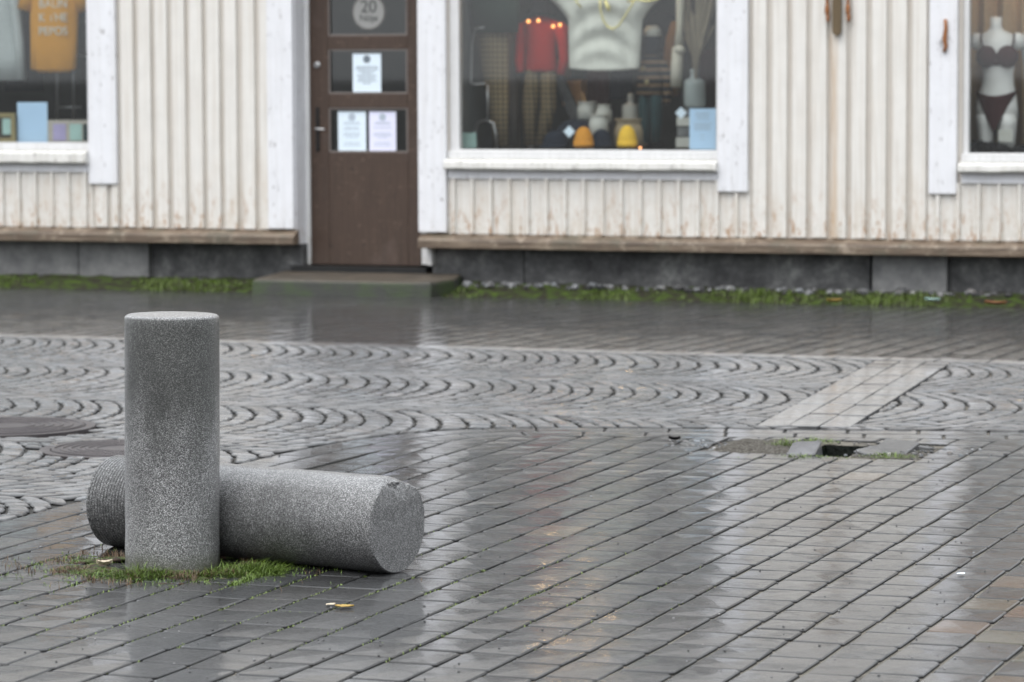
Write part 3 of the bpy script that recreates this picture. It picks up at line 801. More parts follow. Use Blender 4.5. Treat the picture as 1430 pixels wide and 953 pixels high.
def text_mesh(body, size, mat, name, parent, loc, thick=.0015):
    cu = bpy.data.curves.new('t', 'FONT'); cu.body = body; cu.size = size; cu.align_x = 'CENTER'; cu.align_y = 'CENTER'; cu.extrude = thick
    to = bpy.data.objects.new('t', cu); COL.objects.link(to)
    bpy.context.view_layer.update(); dg = bpy.context.evaluated_depsgraph_get()
    me = bpy.data.meshes.new_from_object(to.evaluated_get(dg)); bpy.data.objects.remove(to)
    me.materials.clear(); me.materials.append(mat); me.transform(Matrix.Rotation(R(90), 4, 'X')); me.name = name
    o = bpy.data.objects.new(name, me); COL.objects.link(o); o.location = loc; o.parent = parent; return o
c = P(515, 17, yn); r = (P(538, 17, yn).x - P(492, 17, yn).x) / 2
stk = empty('round_sticker', (c.x, yn, c.z)); tag(stk, 'round pale grey sticker with the number 20 on the top door pane', 'sticker')
MB().plate([(r * math.cos(a), r * math.sin(a)) for a in [-2*math.pi*k/40 for k in range(40)]], -.0015, 0).build('disc', M['sticker'], stk)
rg = MB(); n = 40
rg.rings([[(rr * math.cos(2*math.pi*k/n), yy, rr * math.sin(2*math.pi*k/n)) for k in range(n)] for rr, yy in ((r * .93, -.002), (r * .93, -.003), (r * .97, -.003), (r * .97, -.002))], cap=False); rg.build('ring', M['dark2'], stk)
text_mesh('20', r * 1.0, M['dark'], 'number', stk, (0, -.003, r * .28)); text_mesh('Nöje', r * .55, M['dark'], 'lettering', stk, (0, -.003, -r * .35))

# ================================================================== SHOP WINDOW DISPLAYS
def loft(mb, rings_, y, n=18, sh=None):
    """rings: (py, px_left, px_right, depth_radius[, dy])"""
    rs = []
    for q in rings_:
        py, a, b, ry = q[:4]; dy = q[4] if len(q) > 4 else 0
        A, B_ = P(a, py, y), P(b, py, y); cx, rx, z_ = (A.x + B_.x) / 2, (B_.x - A.x) / 2, (A.z + B_.z) / 2
        rs.append([(cx + rx * math.cos(2*math.pi*k/n), y + dy + ry * math.sin(2*math.pi*k/n), z_ + (0.004 * math.sin(k * 2.1) if sh else 0)) for k in range(n)])
    mb.rings(rs); return mb
def ctube(mb, pts, y, rad, n=10): return mb.tube([P(a, b, y + (c_ if True else 0)) for a, b, c_ in [(q + (0,))[:3] for q in pts]], rad, n)
def garment(name, label, cat, loc_px, y):
    p = P(loc_px[0], loc_px[1], y); o = empty(name, p); tag(o, label, cat); o['_'] = 0; del o['_']
    return o
def part(mb, name, mat, root, smooth=True, sub=0):
    o = mb.build(name, M[mat], root, smooth=smooth); o.location = -root.location
    if sub:
        md = o.modifiers.new('s', 'SUBSURF'); md.levels = sub; md.render_levels = sub
    return o
# --- left window
g_ = garment('shirt', 'pale grey long sleeved shirt hanging at the left edge of the left window', 'shirt', (12, 100), .45)
mb = MB(); loft(mb, [(112, -22, 34, .03), (80, -24, 30, .05), (30, -24, 22, .07), (-20, -26, 16, .08), (-45, -22, 8, .05)], .45, 24, True); part(mb, 'body', 'greyshirt', g_)
mb = MB(); ctube(mb, [(10, -30), (22, 10), (27, 60), (30, 112)], .42, [.05, .045, .04, .035]); part(mb, 'sleeve', 'greyshirt', g_)
g_ = garment('t_shirt', 'mustard yellow t-shirt with three lines of white lettering in the left window', 't-shirt', (77, 100), .35)
mb = MB(); loft(mb, [(101, 55, 98, .03), (96, 43, 107, .045), (60, 43, 108, .06), (15, 42, 110, .07), (-15, 38, 114, .06), (-34, 60, 92, .05)], .35, 28, True); part(mb, 'body', 'mustard', g_)
for s1, s2, s3 in ((46, 36, 44), (106, 120, 112)):
    mb = MB(); ctube(mb, [(s1, -22), ((s1 + s2) / 2, -5), (s2, 14), ], .35, [.06, .07, .072]); part(mb, 'sleeve', 'mustard', g_)
for tx, yy in (('BALIN', 6), ('K THE', 25), ('PEPOS', 44)):
    c = P(74, yy, .285); text_mesh(tx, .092, M['white'], 'lettering', g_, c - g_.location, .003)
g_ = garment('clothes_stand', 'thin grey metal clothes stand behind the mustard t-shirt', 'clothes stand', (92, 195), .7)
mb = MB(); ctube(mb, [(80, 195), (80, 20)], .7, .011); part(mb, 'pole', 'chrome', g_)
mb = MB(); ctube(mb, [(103, 195), (103, 20)], .7, .011); part(mb, 'pole', 'chrome', g_)
mb = MB(); ctube(mb, [(80, 150), (114, 150)], .7, .009); part(mb, 'crossbar', 'chrome', g_)
mb = MB(); ctube(mb, [(80, 78), (122, 78)], .7, .009); part(mb, 'crossbar', 'chrome', g_)
g_ = garment('dark_coat', 'black fringed coat hanging between the two shirts', 'coat', (30, 120), .9)
mb = MB(); loft(mb, [(128, 5, 62, .03), (90, 8, 60, .08), (0, 14, 55, .1), (-40, 20, 50, .06)], .9, 24, True); part(mb, 'body', 'navy', g_)
mb = MB()
for i in range(26):
    a = random.uniform(-12, 40); ctube(mb, [(a, 108), (a + random.uniform(-3, 3), 118 + random.random() * 12)], .6, [.006, .002], 4)
part(mb, 'fringe', 'navy', g_)
g_ = garment('olive_bag', 'olive green bag hanging at the right end of the left window', 'bag', (115, 115), .8)
mb = MB(); loft(mb, [(115, 106, 124, .04), (80, 105, 124, .05), (30, 108, 122, .05)], .8); part(mb, 'body', 'green', g_)
# frames and cards on the sill of the left window
def leaning(name, p0, p1, y0, y1, yb, mats, label, cat, edge=0):
    A, B_ = P(p0, y1, yb), P(p1, y0, yb); o = empty(name, ((A.x + B_.x) / 2, yb, A.z)); tag(o, label, cat)
    x0, x1, z0, z1 = A.x, B_.x, A.z, B_.z
    if edge:
        for q in ((x0, x1, z0, z0 + edge), (x0, x1, z1 - edge, z1), (x0, x0 + edge, z0 + edge, z1 - edge), (x1 - edge, x1, z0 + edge, z1 - edge)):
            p_ = MB().box(q[0], q[1], yb - .02, yb, q[2], q[3]).build('frame_side', M[mats[0]], o); p_.location = -o.location
        p_ = MB().box(x0 + edge, x1 - edge, yb - .008, yb - .002, z0 + edge, z1 - edge).build('picture', M[mats[1]], o); p_.location = -o.location
    else:
        p_ = MB().box(x0, x1, yb - .012, yb, z0, z1).build('panel', M[mats[0]], o); p_.location = -o.location
    return o, (x0, x1, z0, z1)
leaning('picture_frame', -8, 22, 158, 199, .2, ('gold', 'dark2'), 'small gold framed picture on the sill of the left window', 'picture frame', .035)
c0 = P(3, 188, .17); c1 = P(14, 166, .17); o = MB().box(c0.x, c1.x, .176, .178, c0.z, c1.z).build('mount', M['mint'], bpy.data.objects['picture_frame']); o.location = -bpy.data.objects['picture_frame'].location
A, B_ = P(25, 199, .22), P(66, 143, .22)
notice('sign_sheet', A.x, B_.x, A.z, B_.z, .22, 'bluepaper', [(.12 + .06 * i, .8) for i in range(12)], 'pale blue printed sheet standing between two frames in the left window', 'sheet', head=False, ink='bluepaper')
o, (a, b, c_, d_) = leaning('display_card', 68, 123, 168, 200, .2, ('beigecard',), 'beige card with lilac and mint squares in the left window corner', 'card')
for f0, f1, mt_ in ((.14, .46, 'lilac'), (.56, .86, 'mint'), (.9, .99, 'teal')):
    q = MB().box(a + (b - a) * f0, a + (b - a) * f1, .183, .187, c_ + .02, d_ - .03).build('square', M[mt_], o); q.location = -o.location
# --- main window
def trousers(root, mat, waist, knee, hem, y, lw_, name='leg'):
    # waist (py,xl,xr); each leg a mesh
    for s in (0, 1):
        mb = MB(); py, a, b = waist; mid = (a + b) / 2
        wa = (a, mid + 1) if s == 0 else (mid - 1, b)
        k_ = knee[1 + s]; h_ = hem[1 + s]
        loft(mb, [(py, wa[0], wa[1], .075), ((py + knee[0]) / 2, (wa[0] + k_ - lw_ / 2) / 2 - (s == 0), (wa[1] + k_ + lw_ / 2) / 2, .075), (knee[0], k_ - lw_ / 2, k_ + lw_ / 2, .06), (hem[0], h_ - lw_ * .36, h_ + lw_ * .36, .05)], y)
        part(mb, name, mat, root)
g_ = garment('trousers', 'brown plaid trousers hanging on the metal rack at left of the big window', 'trousers', (693, 206), .55)
mb = MB(); loft(mb, [(205, 690, 709, .04), (150, 682, 711, .06), (90, 672, 711, .07), (45, 668, 711, .07), (38, 670, 710, .05)], .55, 20, True); part(mb, 'leg', 'plaid', g_)
mb = MB(); loft(mb, [(204, 705, 722, .04), (150, 702, 724, .06), (90, 700, 722, .07), (45, 698, 720, .06)], .72, 20, True); part(mb, 'leg', 'dark2', g_)
g_ = garment('green_jacket', 'dark green jacket above the hanging plaid trousers', 'jacket', (690, 44), .5)
mb = MB(); loft(mb, [(46, 660, 724, .05), (10, 655, 726, .08), (-30, 658, 722, .09), (-60, 680, 700, .05)], .5, 22, True); part(mb, 'body', 'green', g_)
g_ = garment('hanger_rack', 'grey wire rack standing behind the left edge of the big window', 'rack', (678, 206), .42)
mb = MB(); ctube(mb, [(676, 38), (664, 40), (659, 60), (657, 115), (661, 118), (678, 117)], .42, .008, 8); part(mb, 'frame', 'chrome', g_)
mb = MB(); ctube(mb, [(681, 118), (681, 170)], .42, .008, 8); part(mb, 'pole', 'chrome', g_)
mb = MB(); ctube(mb, [(665, 206), (663, 185), (667, 172), (678, 168), (689, 172), (692, 186), (694, 206)], .42, .010, 8); part(mb, 'loop', 'chrome', g_)
A, B_ = P(643, 207, .2), P(665, 186, .2)
notice('price_card', A.x, B_.x, A.z, B_.z, .2, 'mint', [(.3, .5)], 'small pale teal card in the lower left corner of the big window', 'card', head=False, ink='mint')
# mannequin in red
g_ = garment('mannequin', 'mannequin in red sweater, plaid trousers and black hat', 'mannequin', (752, 206), .75)
mb = MB(); loft(mb, [(100, 735, 778, .075), (96, 733, 779, .085), (70, 735, 776, .09), (45, 732, 778, .095), (32, 728, 781, .085), (25, 742, 768, .06), (22, 746, 764, .05)], .75, 24, True); part(mb, 'sweater', 'red', g_)
for a in ([(731, 34), (727, 60), (725, 85), (727, 101)], [(779, 34), (786, 60), (788, 84), (783, 104)]):
    mb = MB(); ctube(mb, [a[0] + (0,), a[1] + (-.02,), a[2] + (-.05,), a[3] + (-.06,)], .75, [.05, .043, .038, .032], 12); part(mb, 'sleeve', 'red', g_)
mb = MB(); loft(mb, [(24, 746, 763, .05), (14, 745, 764, .06), (2, 745, 765, .065), (-10, 747, 763, .06)], .75); part(mb, 'head', 'skinform', g_)
mb = MB(); loft(mb, [(22, 735, 776, .13), (16, 738, 771, .12), (8, 743, 767, .09), (-12, 744, 766, .085), (-20, 750, 760, .05)], .74, 20); part(mb, 'hat', 'hair', g_)
trousers(g_, 'plaid', (97, 735, 777), (150, 740, 766), (204, 741, 755), .76, 21)
mb = MB(); ctube(mb, [(741, 200), (741, 206)], .74, .02); part(mb, 'foot', 'skinform', g_)
# coat with brown hem behind
g_ = garment('patchwork_coat', 'navy coat with red shoulder and brown hem behind the red sweater', 'coat', (788, 108), 1.0)
mb = MB(); loft(mb, [(82, 776, 796, .06), (60, 778, 797, .07), (40, 780, 794, .06)], 1.0); part(mb, 'body', 'navy', g_)
mb = MB(); loft(mb, [(109, 775, 796, .05), (82.5, 775, 796, .065)], 1.0); part(mb, 'hem', 'ochre', g_)
mb = MB(); loft(mb, [(56, 786, 796, .075), (42, 782, 795, .07), (36, 784, 792, .05)], .99); part(mb, 'shoulder', 'red', g_)
# white poncho sweater
g_ = garment('white_sweater', 'big off-white draped sweater hanging with golden tinsel over the middle of the window', 'sweater', (845, 96), .4)
mb = MB(); nu, nv = 64, 40; rs = []
for j in range(nv + 1):
    v = j / nv; py = 96 - v * 122
    if py > 30: a, b = 795 - (96 - py) * .02, 893 + (96 - py) * .06
    elif py > -5: k_ = (30 - py) / 35; a, b = 794 - 30 * k_ ** 1.3, 897 + 28 * k_ ** 1.4
    else: k_ = (-5 - py) / 25; a, b = 762 + 40 * k_, 926 - 40 * k_
    row = []
    for i in range(nu):
        th = 2 * math.pi * i / nu; u = .5 + .5 * math.cos(th); pz = py + 3 * math.sin(u * math.pi) * (1 - v)
        cu_ = abs(u - .5) * 2
        fold = .017 * math.sin((v * 5.5 - 1.6 * (1 - cu_ ** 2)) * 4.2) * (1 - cu_ ** 4) * min(1, v * 4) + .006 * math.sin(u * 31 + 3 * v) + .008 * noise.noise(Vector((u * 4, v * 4, 1)))
        p = P(a + (b - a) * u, pz, .4); row.append((p.x, p.y + (.085 * math.sin(th)) + (fold if math.sin(th) < 0 else 0), p.z))
    rs.append(row)
mb.rings(rs); part(mb, 'cloth', 'white', g_)
mb = MB()
ctube(mb, [(838, -5), (838, 12), (842, 28), (848, 37), (856, 41), (864, 36), (872, 24), (882, 8), (888, -4)], .27, .008, 6)
ctube(mb, [(803, -4), (806, 4), (812, 11)], .27, .008, 6); ctube(mb, [(876, 2), (890, 0), (905, 2), (922, -2)], .27, .009, 6); ctube(mb, [(845, 0), (850, 12), (849, 16)], .27, [.012, .02, .01], 6)
part(mb, 'tinsel', 'goldfoil', g_)
# darker clothes crowding the back of the display
for (x0_, x1_, y0_, y1_, dep, mt_, lb, ct) in ((818, 851, 92, 168, 1.3, 'burg', 'dark maroon trousers hanging behind and below the white sweater', 'trousers'),
        (853, 884, 90, 140, 1.25, 'navy', 'navy skirt hanging behind the stoppered bottle', 'skirt'),
        (700, 724, 34, 206, 1.2, 'pampas', 'grey brown coat hanging between the plaid trousers and the red sweater', 'coat'),
        (962, 1000, -20, 90, 1.4, 'dark2', 'dark brown coat hanging behind the pampas', 'coat'),
        (785, 815, 60, 112, 1.5, 'green', 'dark green cardigan hanging behind the crate', 'cardigan')):
    g_ = garment('hanging_garment', lb, ct, ((x0_ + x1_) / 2, y1_), dep)
    mb = MB(); rs = []; nn = 40
    for j in range(9):
        f_ = j / 8; row = []
        for i in range(nn):
            th = 2 * math.pi * i / nn; sh_ = 1 - .35 * max(0, f_ - .8) / .2
            p = P((x0_ + x1_) / 2 + (x1_ - x0_) / 2 * sh_ * math.cos(th), y1_ + (y0_ - y1_) * f_, dep)
            row.append((p.x, p.y + .05 * math.sin(th) + .012 * math.sin(i * 1.9 + f_ * 2), p.z))
        rs.append(row)
    mb.rings(rs); part(mb, 'cloth', mt_, g_)
# leaning board, slatted box
g_ = garment('leaning_board', 'dark grey board leaning diagonally behind the plaid mannequin', 'board', (800, 168), .85)
mb = MB(); a = [P(775, 110, .85), P(786, 106, .85), P(812, 160, .85), P(800, 172, .85)]; mb.plate([(p.x, p.z) for p in a][::-1], .83, .86); part(mb, 'plank', 'found', g_, False)
g_ = garment('slatted_crate', 'light orange slatted wooden crate behind the leaning board', 'crate', (800, 147), 1.1)
for i in range(5):
    mb = MB(); A, B_ = P(786, 147 - i * 7, 1.08), P(811, 141.5 - i * 7, 1.08); mb.box(A.x, B_.x, 1.08, 1.1, A.z, B_.z); part(mb, 'slat', 'boxwood', g_, False)
mb = MB(); A, B_ = P(786, 148, 1.1), P(811, 112, 1.1); mb.box(A.x, B_.x, 1.102, 1.25, A.z, B_.z); part(mb, 'body', 'boxwood', g_, False)
# pots
def pot(px, y0, y1, w0, w1, y, mat, label, nm='jug', cat='jug', cap=None):
    A = P(px, y1, y); H_ = P(px, y0, y).z - A.z; k_ = (P(px + 10, y1, y).x - A.x) / 10
    o = empty(nm, A); tag(o, label, cat)
    MB().lathe([(w0*k_*.40, 0), (w0*k_*.5, H_*.06), (w0*k_*.5, H_*.62), (w0*k_*.47, H_*.70), (w1*k_*.5, H_*.78), (w1*k_*.46, H_*.9), (w1*k_*.56, H_*.97), (w1*k_*.54, H_), (w1*k_*.42, H_*.985)], n=24).build('body', M[mat], o, smooth=True)
    return o, H_, k_
o, H_, k_ = pot(820, 142, 168, 26, 24, .7, 'ceramic', 'wide cream ceramic pot with spoon behind the caps')
MB().tube([(0, 0, H_ * .5), (-.04, 0, H_ * 1.5)], .008, 6).build('spoon', M['boxwood'], o)
pot(843, 146, 172, 22, 18, .62, 'ceramic', 'cream ceramic mug right beside the wide cream pot', 'mug', 'mug')
pot(836, 160, 190, 26, 24, .5, 'ceramic', 'pale jar standing lowest in front of the cream pots', 'jar', 'jar')
o, H_, k_ = pot(881, 137, 170, 24, 9, .7, 'ceramic', 'cream ceramic bottle with stopper above the brown paper bag', 'bottle', 'bottle')
MB().lathe([(7*k_*.5, H_*.99), (8*k_*.6, H_*1.1), (5*k_*.5, H_*1.2)], n=16).build('stopper', M['ceramic'], o, smooth=True)
o, H_, k_ = pot(881, 166, 206, 44, 40, .6, 'bag', 'crumpled brown paper bag behind the yellow hat', 'paper_bag', 'bag')
g_ = garment('display_plinth', 'dark plinth behind the caps in the big window', 'plinth', (815, 206), .8)
mb = MB(); A, B_ = P(795, 206, .75), P(900, 168, .75); mb.box(A.x, B_.x, .82, 1.2, A.z, B_.z); part(mb, 'block', 'dark2', g_, False)
def cap(px, py, wpx, hpx, y, mat, label, cat, nm, brim=False, pom=None):
    A = P(px, py, y); k_ = (P(px + 10, py, y).x - A.x) / 10; o = empty(nm, A); tag(o, label, cat)
    rx, h = wpx * k_ / 2, hpx * k_
    n = 44; rs = []
    for j in range(9):
        f_ = j / 8; rr = rx * (1 - .10 * f_) * math.sqrt(max(0.02, 1 - (f_ * .98) ** 3.2)); rs.append([(rr * math.cos(2*math.pi*i/n) * (1 + .06 * (i % 2)), rr * .85 * math.sin(2*math.pi*i/n) * (1 + .06 * (i % 2)), h * f_) for i in range(n)])
    MB().rings(rs).build('crown', M[mat], o, smooth=True)
    rs = [[(rx * 1.06 * math.cos(2*math.pi*i/n), rx * .9 * math.sin(2*math.pi*i/n), z_) for i in range(n)] for z_ in (0, h * .28)]
    if brim: MB().rings([[(rx * q * math.cos(2*math.pi*i/n), -rx * .5 + rx * q * math.sin(2*math.pi*i/n), z_) for i in range(n)] for q, z_ in ((1.1, .0), (1.1, .012), (.9, .02))]).build('brim', M[mat], o, smooth=True)
    else: MB().rings(rs).build('cuff', M[mat], o, smooth=True)
    return o
cap(815, 206, 26, 27, .26, 'orangeknit', 'orange knitted hat left of the navy cap on the window sill', 'hat', 'knitted_hat')
cap(876, 206, 26, 29, .26, 'yellowknit', 'yellow knitted hat on the sill in front of the paper bag', 'hat', 'knitted_hat')
cap(840, 206, 28, 24, .34, 'navy', 'navy cap between the orange and yellow hats', 'cap', 'cap')
cap(776, 206, 34, 22, .36, 'navy', 'navy cap with white badge right of the plaid trousers', 'cap', 'cap', brim=True)
cap(808, 190, 60, 22, .62, 'navy', 'wide navy hat lying behind the orange knitted hat', 'hat', 'felt_hat')
def diamond(px, py, r_, y, label):
    c = P(px, py, y); k_ = (P(px + 10, py, y).x - c.x) / 10 * r_; o = MB().plate([(-k_, 0), (0, -k_), (k_, 0), (0, k_)], -.002, 0).build('price_tag', M['paper']); o.location = c; tag(o, label, 'price tag', 'white diamond price tags')
diamond(795, 184, 8, .22, 'white diamond shaped price tag above the orange knitted hat'); diamond(951, 158, 8, .22, 'white diamond shaped price tag left of the blue sheet')
# striped child mannequin
g_ = garment('mannequin', 'small mannequin in black striped sweater, teal trousers and white cap', 'mannequin', (908, 204), .6)
mb = MB(); loft(mb, [(136, 889, 926, .075), (120, 890, 925, .085), (95, 893, 924, .085), (82, 897, 922, .06), (76, 903, 918, .045)], .6, 22, True); part(mb, 'sweater', 'stripe', g_)
mb = MB(); ctube(mb, [(923, 86), (931, 105), (933, 130), (930, 145)], .6, [.04, .038, .035, .03]); part(mb, 'sleeve', 'stripe', g_)
trousers(g_, 'teal', (134, 893, 925), (170, 901, 917), (200, 902, 916), .6, 15)
mb = MB(); loft(mb, [(80, 904, 917, .04), (70, 899, 922, .07), (58, 898, 923, .08), (48, 900, 921, .075), (42, 904, 916, .04)], .6); part(mb, 'head', 'navy', g_)
mb = MB(); loft(mb, [(51, 899, 923, .085), (42, 900, 922, .085), (36, 905, 917, .05)], .6); part(mb, 'cap', 'white', g_)
mb = MB()
for px_, py_ in ((898, 96), (903, 115)): mb.ball(P(px_, py_, .50), .02, .01, .02)
part(mb, 'button', 'gold', g_)
g_ = garment('hanging_cloth', 'ochre cloth hanging behind the striped mannequin', 'cloth', (938, 135), .95)
mb = MB(); loft(mb, [(134, 927, 949, .04), (100, 925, 951, .05), (55, 930, 950, .05), (30, 938, 948, .03)], .95, 18, True); part(mb, 'body', 'ochre', g_)
g_ = garment('scarf', 'long cream knotted scarf hanging right of the striped mannequin', 'scarf', (946, 120), .5)
mb = MB(); ctube(mb, [(950, -20), (949, 40), (948, 66)], .5, [.035, .025, .035]); part(mb, 'upper_length', 'cream', g_)
mb = MB(); ctube(mb, [(947, 66), (945, 95), (944, 122)], .5, [.042, .045, .04]); part(mb, 'lower_length', 'cream', g_)
mb = MB(); mb.ball(P(949, 70, .48), .045, .04, .035); part(mb, 'knot', 'cream', g_)
g_ = garment('black_bag', 'black round bag hanging behind the white cap', 'bag', (925, 60), 1.1)
mb = MB(); mb.ball(P(925, 45, 1.1), .15, .08, .17); part(mb, 'body', 'hair', g_)
# vase with pampas
o, H_, k_ = pot(970, 97, 150, 30, 12, .55, 'bottle', 'large clear glass bottle holding dried pampas at the right of the window', 'glass_bottle', 'bottle')
g_ = garment('pampas_bouquet', 'dried beige pampas bouquet standing in the clear glass bottle', 'dried flowers', (970, 120), .55)
mb = MB()
for i in range(46):
    a = random.uniform(-1, 1); top_ = random.uniform(-20, 70); xx = 974 + a * (14 + (70 - top_) * .18)
    ctube(mb, [(970 + a * 2, 125), (972 + a * 5, 80), (xx, top_), (xx + a * 6 + random.uniform(-4, 4), top_ - 10)], .55 + random.uniform(-.05, .05), [.003, .004, .014, .002], 5)
part(mb, 'stems', 'pampas', g_)
g_ = garment('maroon_coat', 'dim maroon coat behind the pampas at the right window edge', 'coat', (990, 150), 1.1)
mb = MB(); loft(mb, [(150, 975, 1004, .05), (80, 978, 1006, .06), (70, 985, 1000, .05)], 1.1); part(mb, 'body', 'burg', g_)
g_ = garment('glass_shelf', 'stack of grey boxes under the glass bottle', 'boxes', (958, 206), .55)
for i, (a, b, y0, y1) in enumerate(((944, 975, 206, 192), (946, 973, 190, 178), (945, 976, 176, 164), (950, 990, 162, 152))):
    mb = MB(); A, B_ = P(a, y0, .5), P(b, y1, .5); mb.box(A.x, B_.x, .5, .68, A.z, B_.z); part(mb, 'box', 'found2' if i % 2 else 'ceramic', g_, False)
A, B_ = P(963, 209, .12), P(1000, 152, .12)
notice('sign_sheet', A.x, B_.x, A.z, B_.z, .12, 'bluepaper', [(.1, .5), (.15, .55), (.2, .45), (.26, .5), (.36, .7), (.41, .6), (.46, .65), (.51, .6), (.65, .2), (.75, .15)], 'pale blue printed sheet in the lower right corner of the big window', 'sheet', head=False, ink='ink2')
# --- right window: lingerie torso
g_ = garment('torso_form', 'white headless torso form in burgundy bra and briefs', 'torso form', (1390, 205), .42)
YT = .42
mb = MB(); loft(mb, [(24, 1383, 1399, .035), (38, 1383, 1399, .04), (43, 1380, 1402, .045), (48, 1370, 1414, .06), (56, 1364, 1419, .08), (70, 1365, 1420, .10), (88, 1370, 1418, .105), (104, 1373, 1415, .085), (118, 1371, 1416, .082), (132, 1366, 1419, .095), (150, 1363, 1421, .105), (164, 1364, 1422, .10)], YT, 32); part(mb, 'torso', 'skinform', g_)
for a, b in ((1363.5, 1390.5), (1392.5, 1421)):
    mb = MB(); loft(mb, [(160, a, b, .095), (176, a + 1.5, b - 1.5, .085), (195, a + 3, b - 3, .075), (207, a + 4, b - 4, .07)], YT, 24); part(mb, 'thigh', 'skinform', g_)
for a, b in ((1366, 1361), (1417, 1425)):
    mb = MB(); mb.ball(P((a + b) / 2, 58, YT), .05, .055, .065, 16); part(mb, 'shoulder', 'skinform', g_)
def surf(mb, poly, y):            # thin garment piece bulging over the body
    mb.plate(poly, y - .012, y); return mb
for s, cx in ((-1, 1379), (1, 1407)):
    mb = MB(); c = P(cx, 78, YT - .075); n = 20; rs = []
    for j in range(6):
        f_ = j / 5; rr = .082 * math.cos(f_ * 1.45)
        rs.append([(c.x + rr * math.cos(2*math.pi*i/n), c.y - .065 * math.sin(f_ * 1.5), c.z - .008 + rr * 1.0 * math.sin(2*math.pi*i/n)) for i in range(n)])
    mb.rings(rs); part(mb, 'bra_cup', 'burg', g_)
    mb = MB(); mb.tube([P(cx + s * 6, 68, YT - .09), P(cx + s * 9, 56, YT - .08), P(cx + s * 9, 47, YT - .04)], .008, 6); part(mb, 'strap', 'burg', g_)
mb = MB(); loft(mb, [(92, 1369, 1418.5, .108), (84, 1368, 1419.5, .11)], YT, 32); part(mb, 'bra_band', 'burg', g_)
mb = MB(); nn = 24; fr_, bk_ = [], []
A = P(1365, 128, YT); B_ = P(1419.5, 128, YT); cx = (A.x + B_.x) / 2; hw = (B_.x - A.x) / 2
rs = []
for j in range(8):
    f_ = j / 7; row = []
    for i in range(33):
        th = math.pi * i / 32; u = math.cos(th)           # front half, side to side
        ztop = P(1392, 134, YT).z + .035 * u * u; zlow = ztop - .05 - (P(1392, 134, YT).z - P(1392, 182, YT).z) * (1 - abs(u)) ** 1.1 + .03
        z_ = ztop + (zlow - ztop) * f_
        row.append((cx + hw * 1.03 * u, YT - .112 * math.sin(th) * (1.0 if f_ < .7 else 1 - .1 * (f_ - .7)), z_))
    rs.append(row)
base = len(mb.v)
for r_ in rs: mb.v += r_
for j in range(7):
    for i in range(32): a = base + j * 33 + i; mb.f.append((a, a + 1, a + 34, a + 33))
o = part(mb, 'briefs', 'burg', g_); md = o.modifiers.new('so', 'SOLIDIFY'); md.thickness = .004
g_ = garment('second_torso_form', 'white torso form partly cut off at the right picture edge', 'torso form', (1440, 205), .5)
mb = MB(); loft(mb, [(46, 1430, 1470, .05), (56, 1423, 1480, .08), (90, 1430, 1478, .09), (130, 1432, 1476, .09), (207, 1434, 1474, .09)], .5, 28); part(mb, 'torso', 'skinform', g_)
mb = MB(); loft(mb, [(68, 1421, 1436, .06), (60, 1420, 1438, .07), (52, 1424, 1434, .06)], .5, 18); part(mb, 'strap', 'teal', g_)
g_ = garment('curtain', 'tan pleated curtain hanging behind the torso form', 'curtain', (1400, 208), .95)
mb = MB(); vs = []; n = 160
for j, zc in enumerate((rw[2], WT - .02)):
    for i in range(n + 1):
        xx = X(1344) - .15 + 2.3 * i / n; vs.append((xx, .95 + .045 * math.sin(i * .62) + .02 * math.sin(i * .23), zc))
mb.add(vs, [(i, i + 1, n + 2 + i, n + 1 + i) for i in range(n)]); o = part(mb, 'cloth', 'curtain', g_); md = o.modifiers.new('so', 'SOLIDIFY'); md.thickness = .008
g_ = MB(); n_ = 0
for i in range(60):
    c = P(random.uniform(1350, 1560), 209, random.uniform(.14, .5)); g_.ball((c.x, c.y, rw[2] + .03 + random.uniform(-.01, .03)), .045, .04, .035, 8, .6, i)
o = g_.build('fur_throw', M['fur']); tag(o, 'crumpled black fur throw round the foot of the torso form', 'throw')
A, B_ = P(1394, 198, .28), P(1414, 181, .28)
notice('price_card', A.x, B_.x, A.z, B_.z, .28, 'ceramic', [(.4, .6)], 'small cream card in front of the torso form thighs', 'card', head=False, ink='bag')

# warm string bulbs behind the big window and over the door
bulbs = [(738, 30, .6), (752, 29, .62), (772.5, 37, .58), (782, 35, .62), (24, 8, .6), (894, 207, .2)]
sl_ = empty('light_string', P(760, 20, .6)); tag(sl_, 'string of small warm orange bulbs hung across the red sweater', 'fairy lights')
pts = [P(650, -40, .6), P(700, 0, .6), P(738, 28, .6), P(752, 27, .62), P(772.5, 35, .58), P(782, 33, .62), P(820, -10, .6), P(880, -45, .6)]
o = MB().tube(pts, .002, 5).build('wire', M['black'], sl_); o.location = -sl_.location
for (a, b, y_) in bulbs[:4]:
    o = MB().ball(P(a, b, y_), .013, .013, .014).build('bulb', M['bulb'], sl_); o.location = -sl_.location
for i in range(14):                      # the rest of the string, above the picture
    c = P(650 + i * 26, 0, .6); o = MB().ball((c.x, .6, 2.74 - .05 * math.sin(i * .9) - .02 * (i % 3)), .013, .013, .014).build('bulb', M['bulb'], sl_); o.location = -sl_.location
o = MB().ball(P(24, 8, .6), .013, .013, .014).build('small_lamp', M['bulb']); tag(o, 'single warm bulb glowing beside the mustard t-shirt', 'bulb')
o = MB().ball(P(894, 207, .2), .010, .010, .010).build('small_lamp', M['bulb']); tag(o, 'tiny warm bulb on the sill right of the yellow hat', 'bulb')

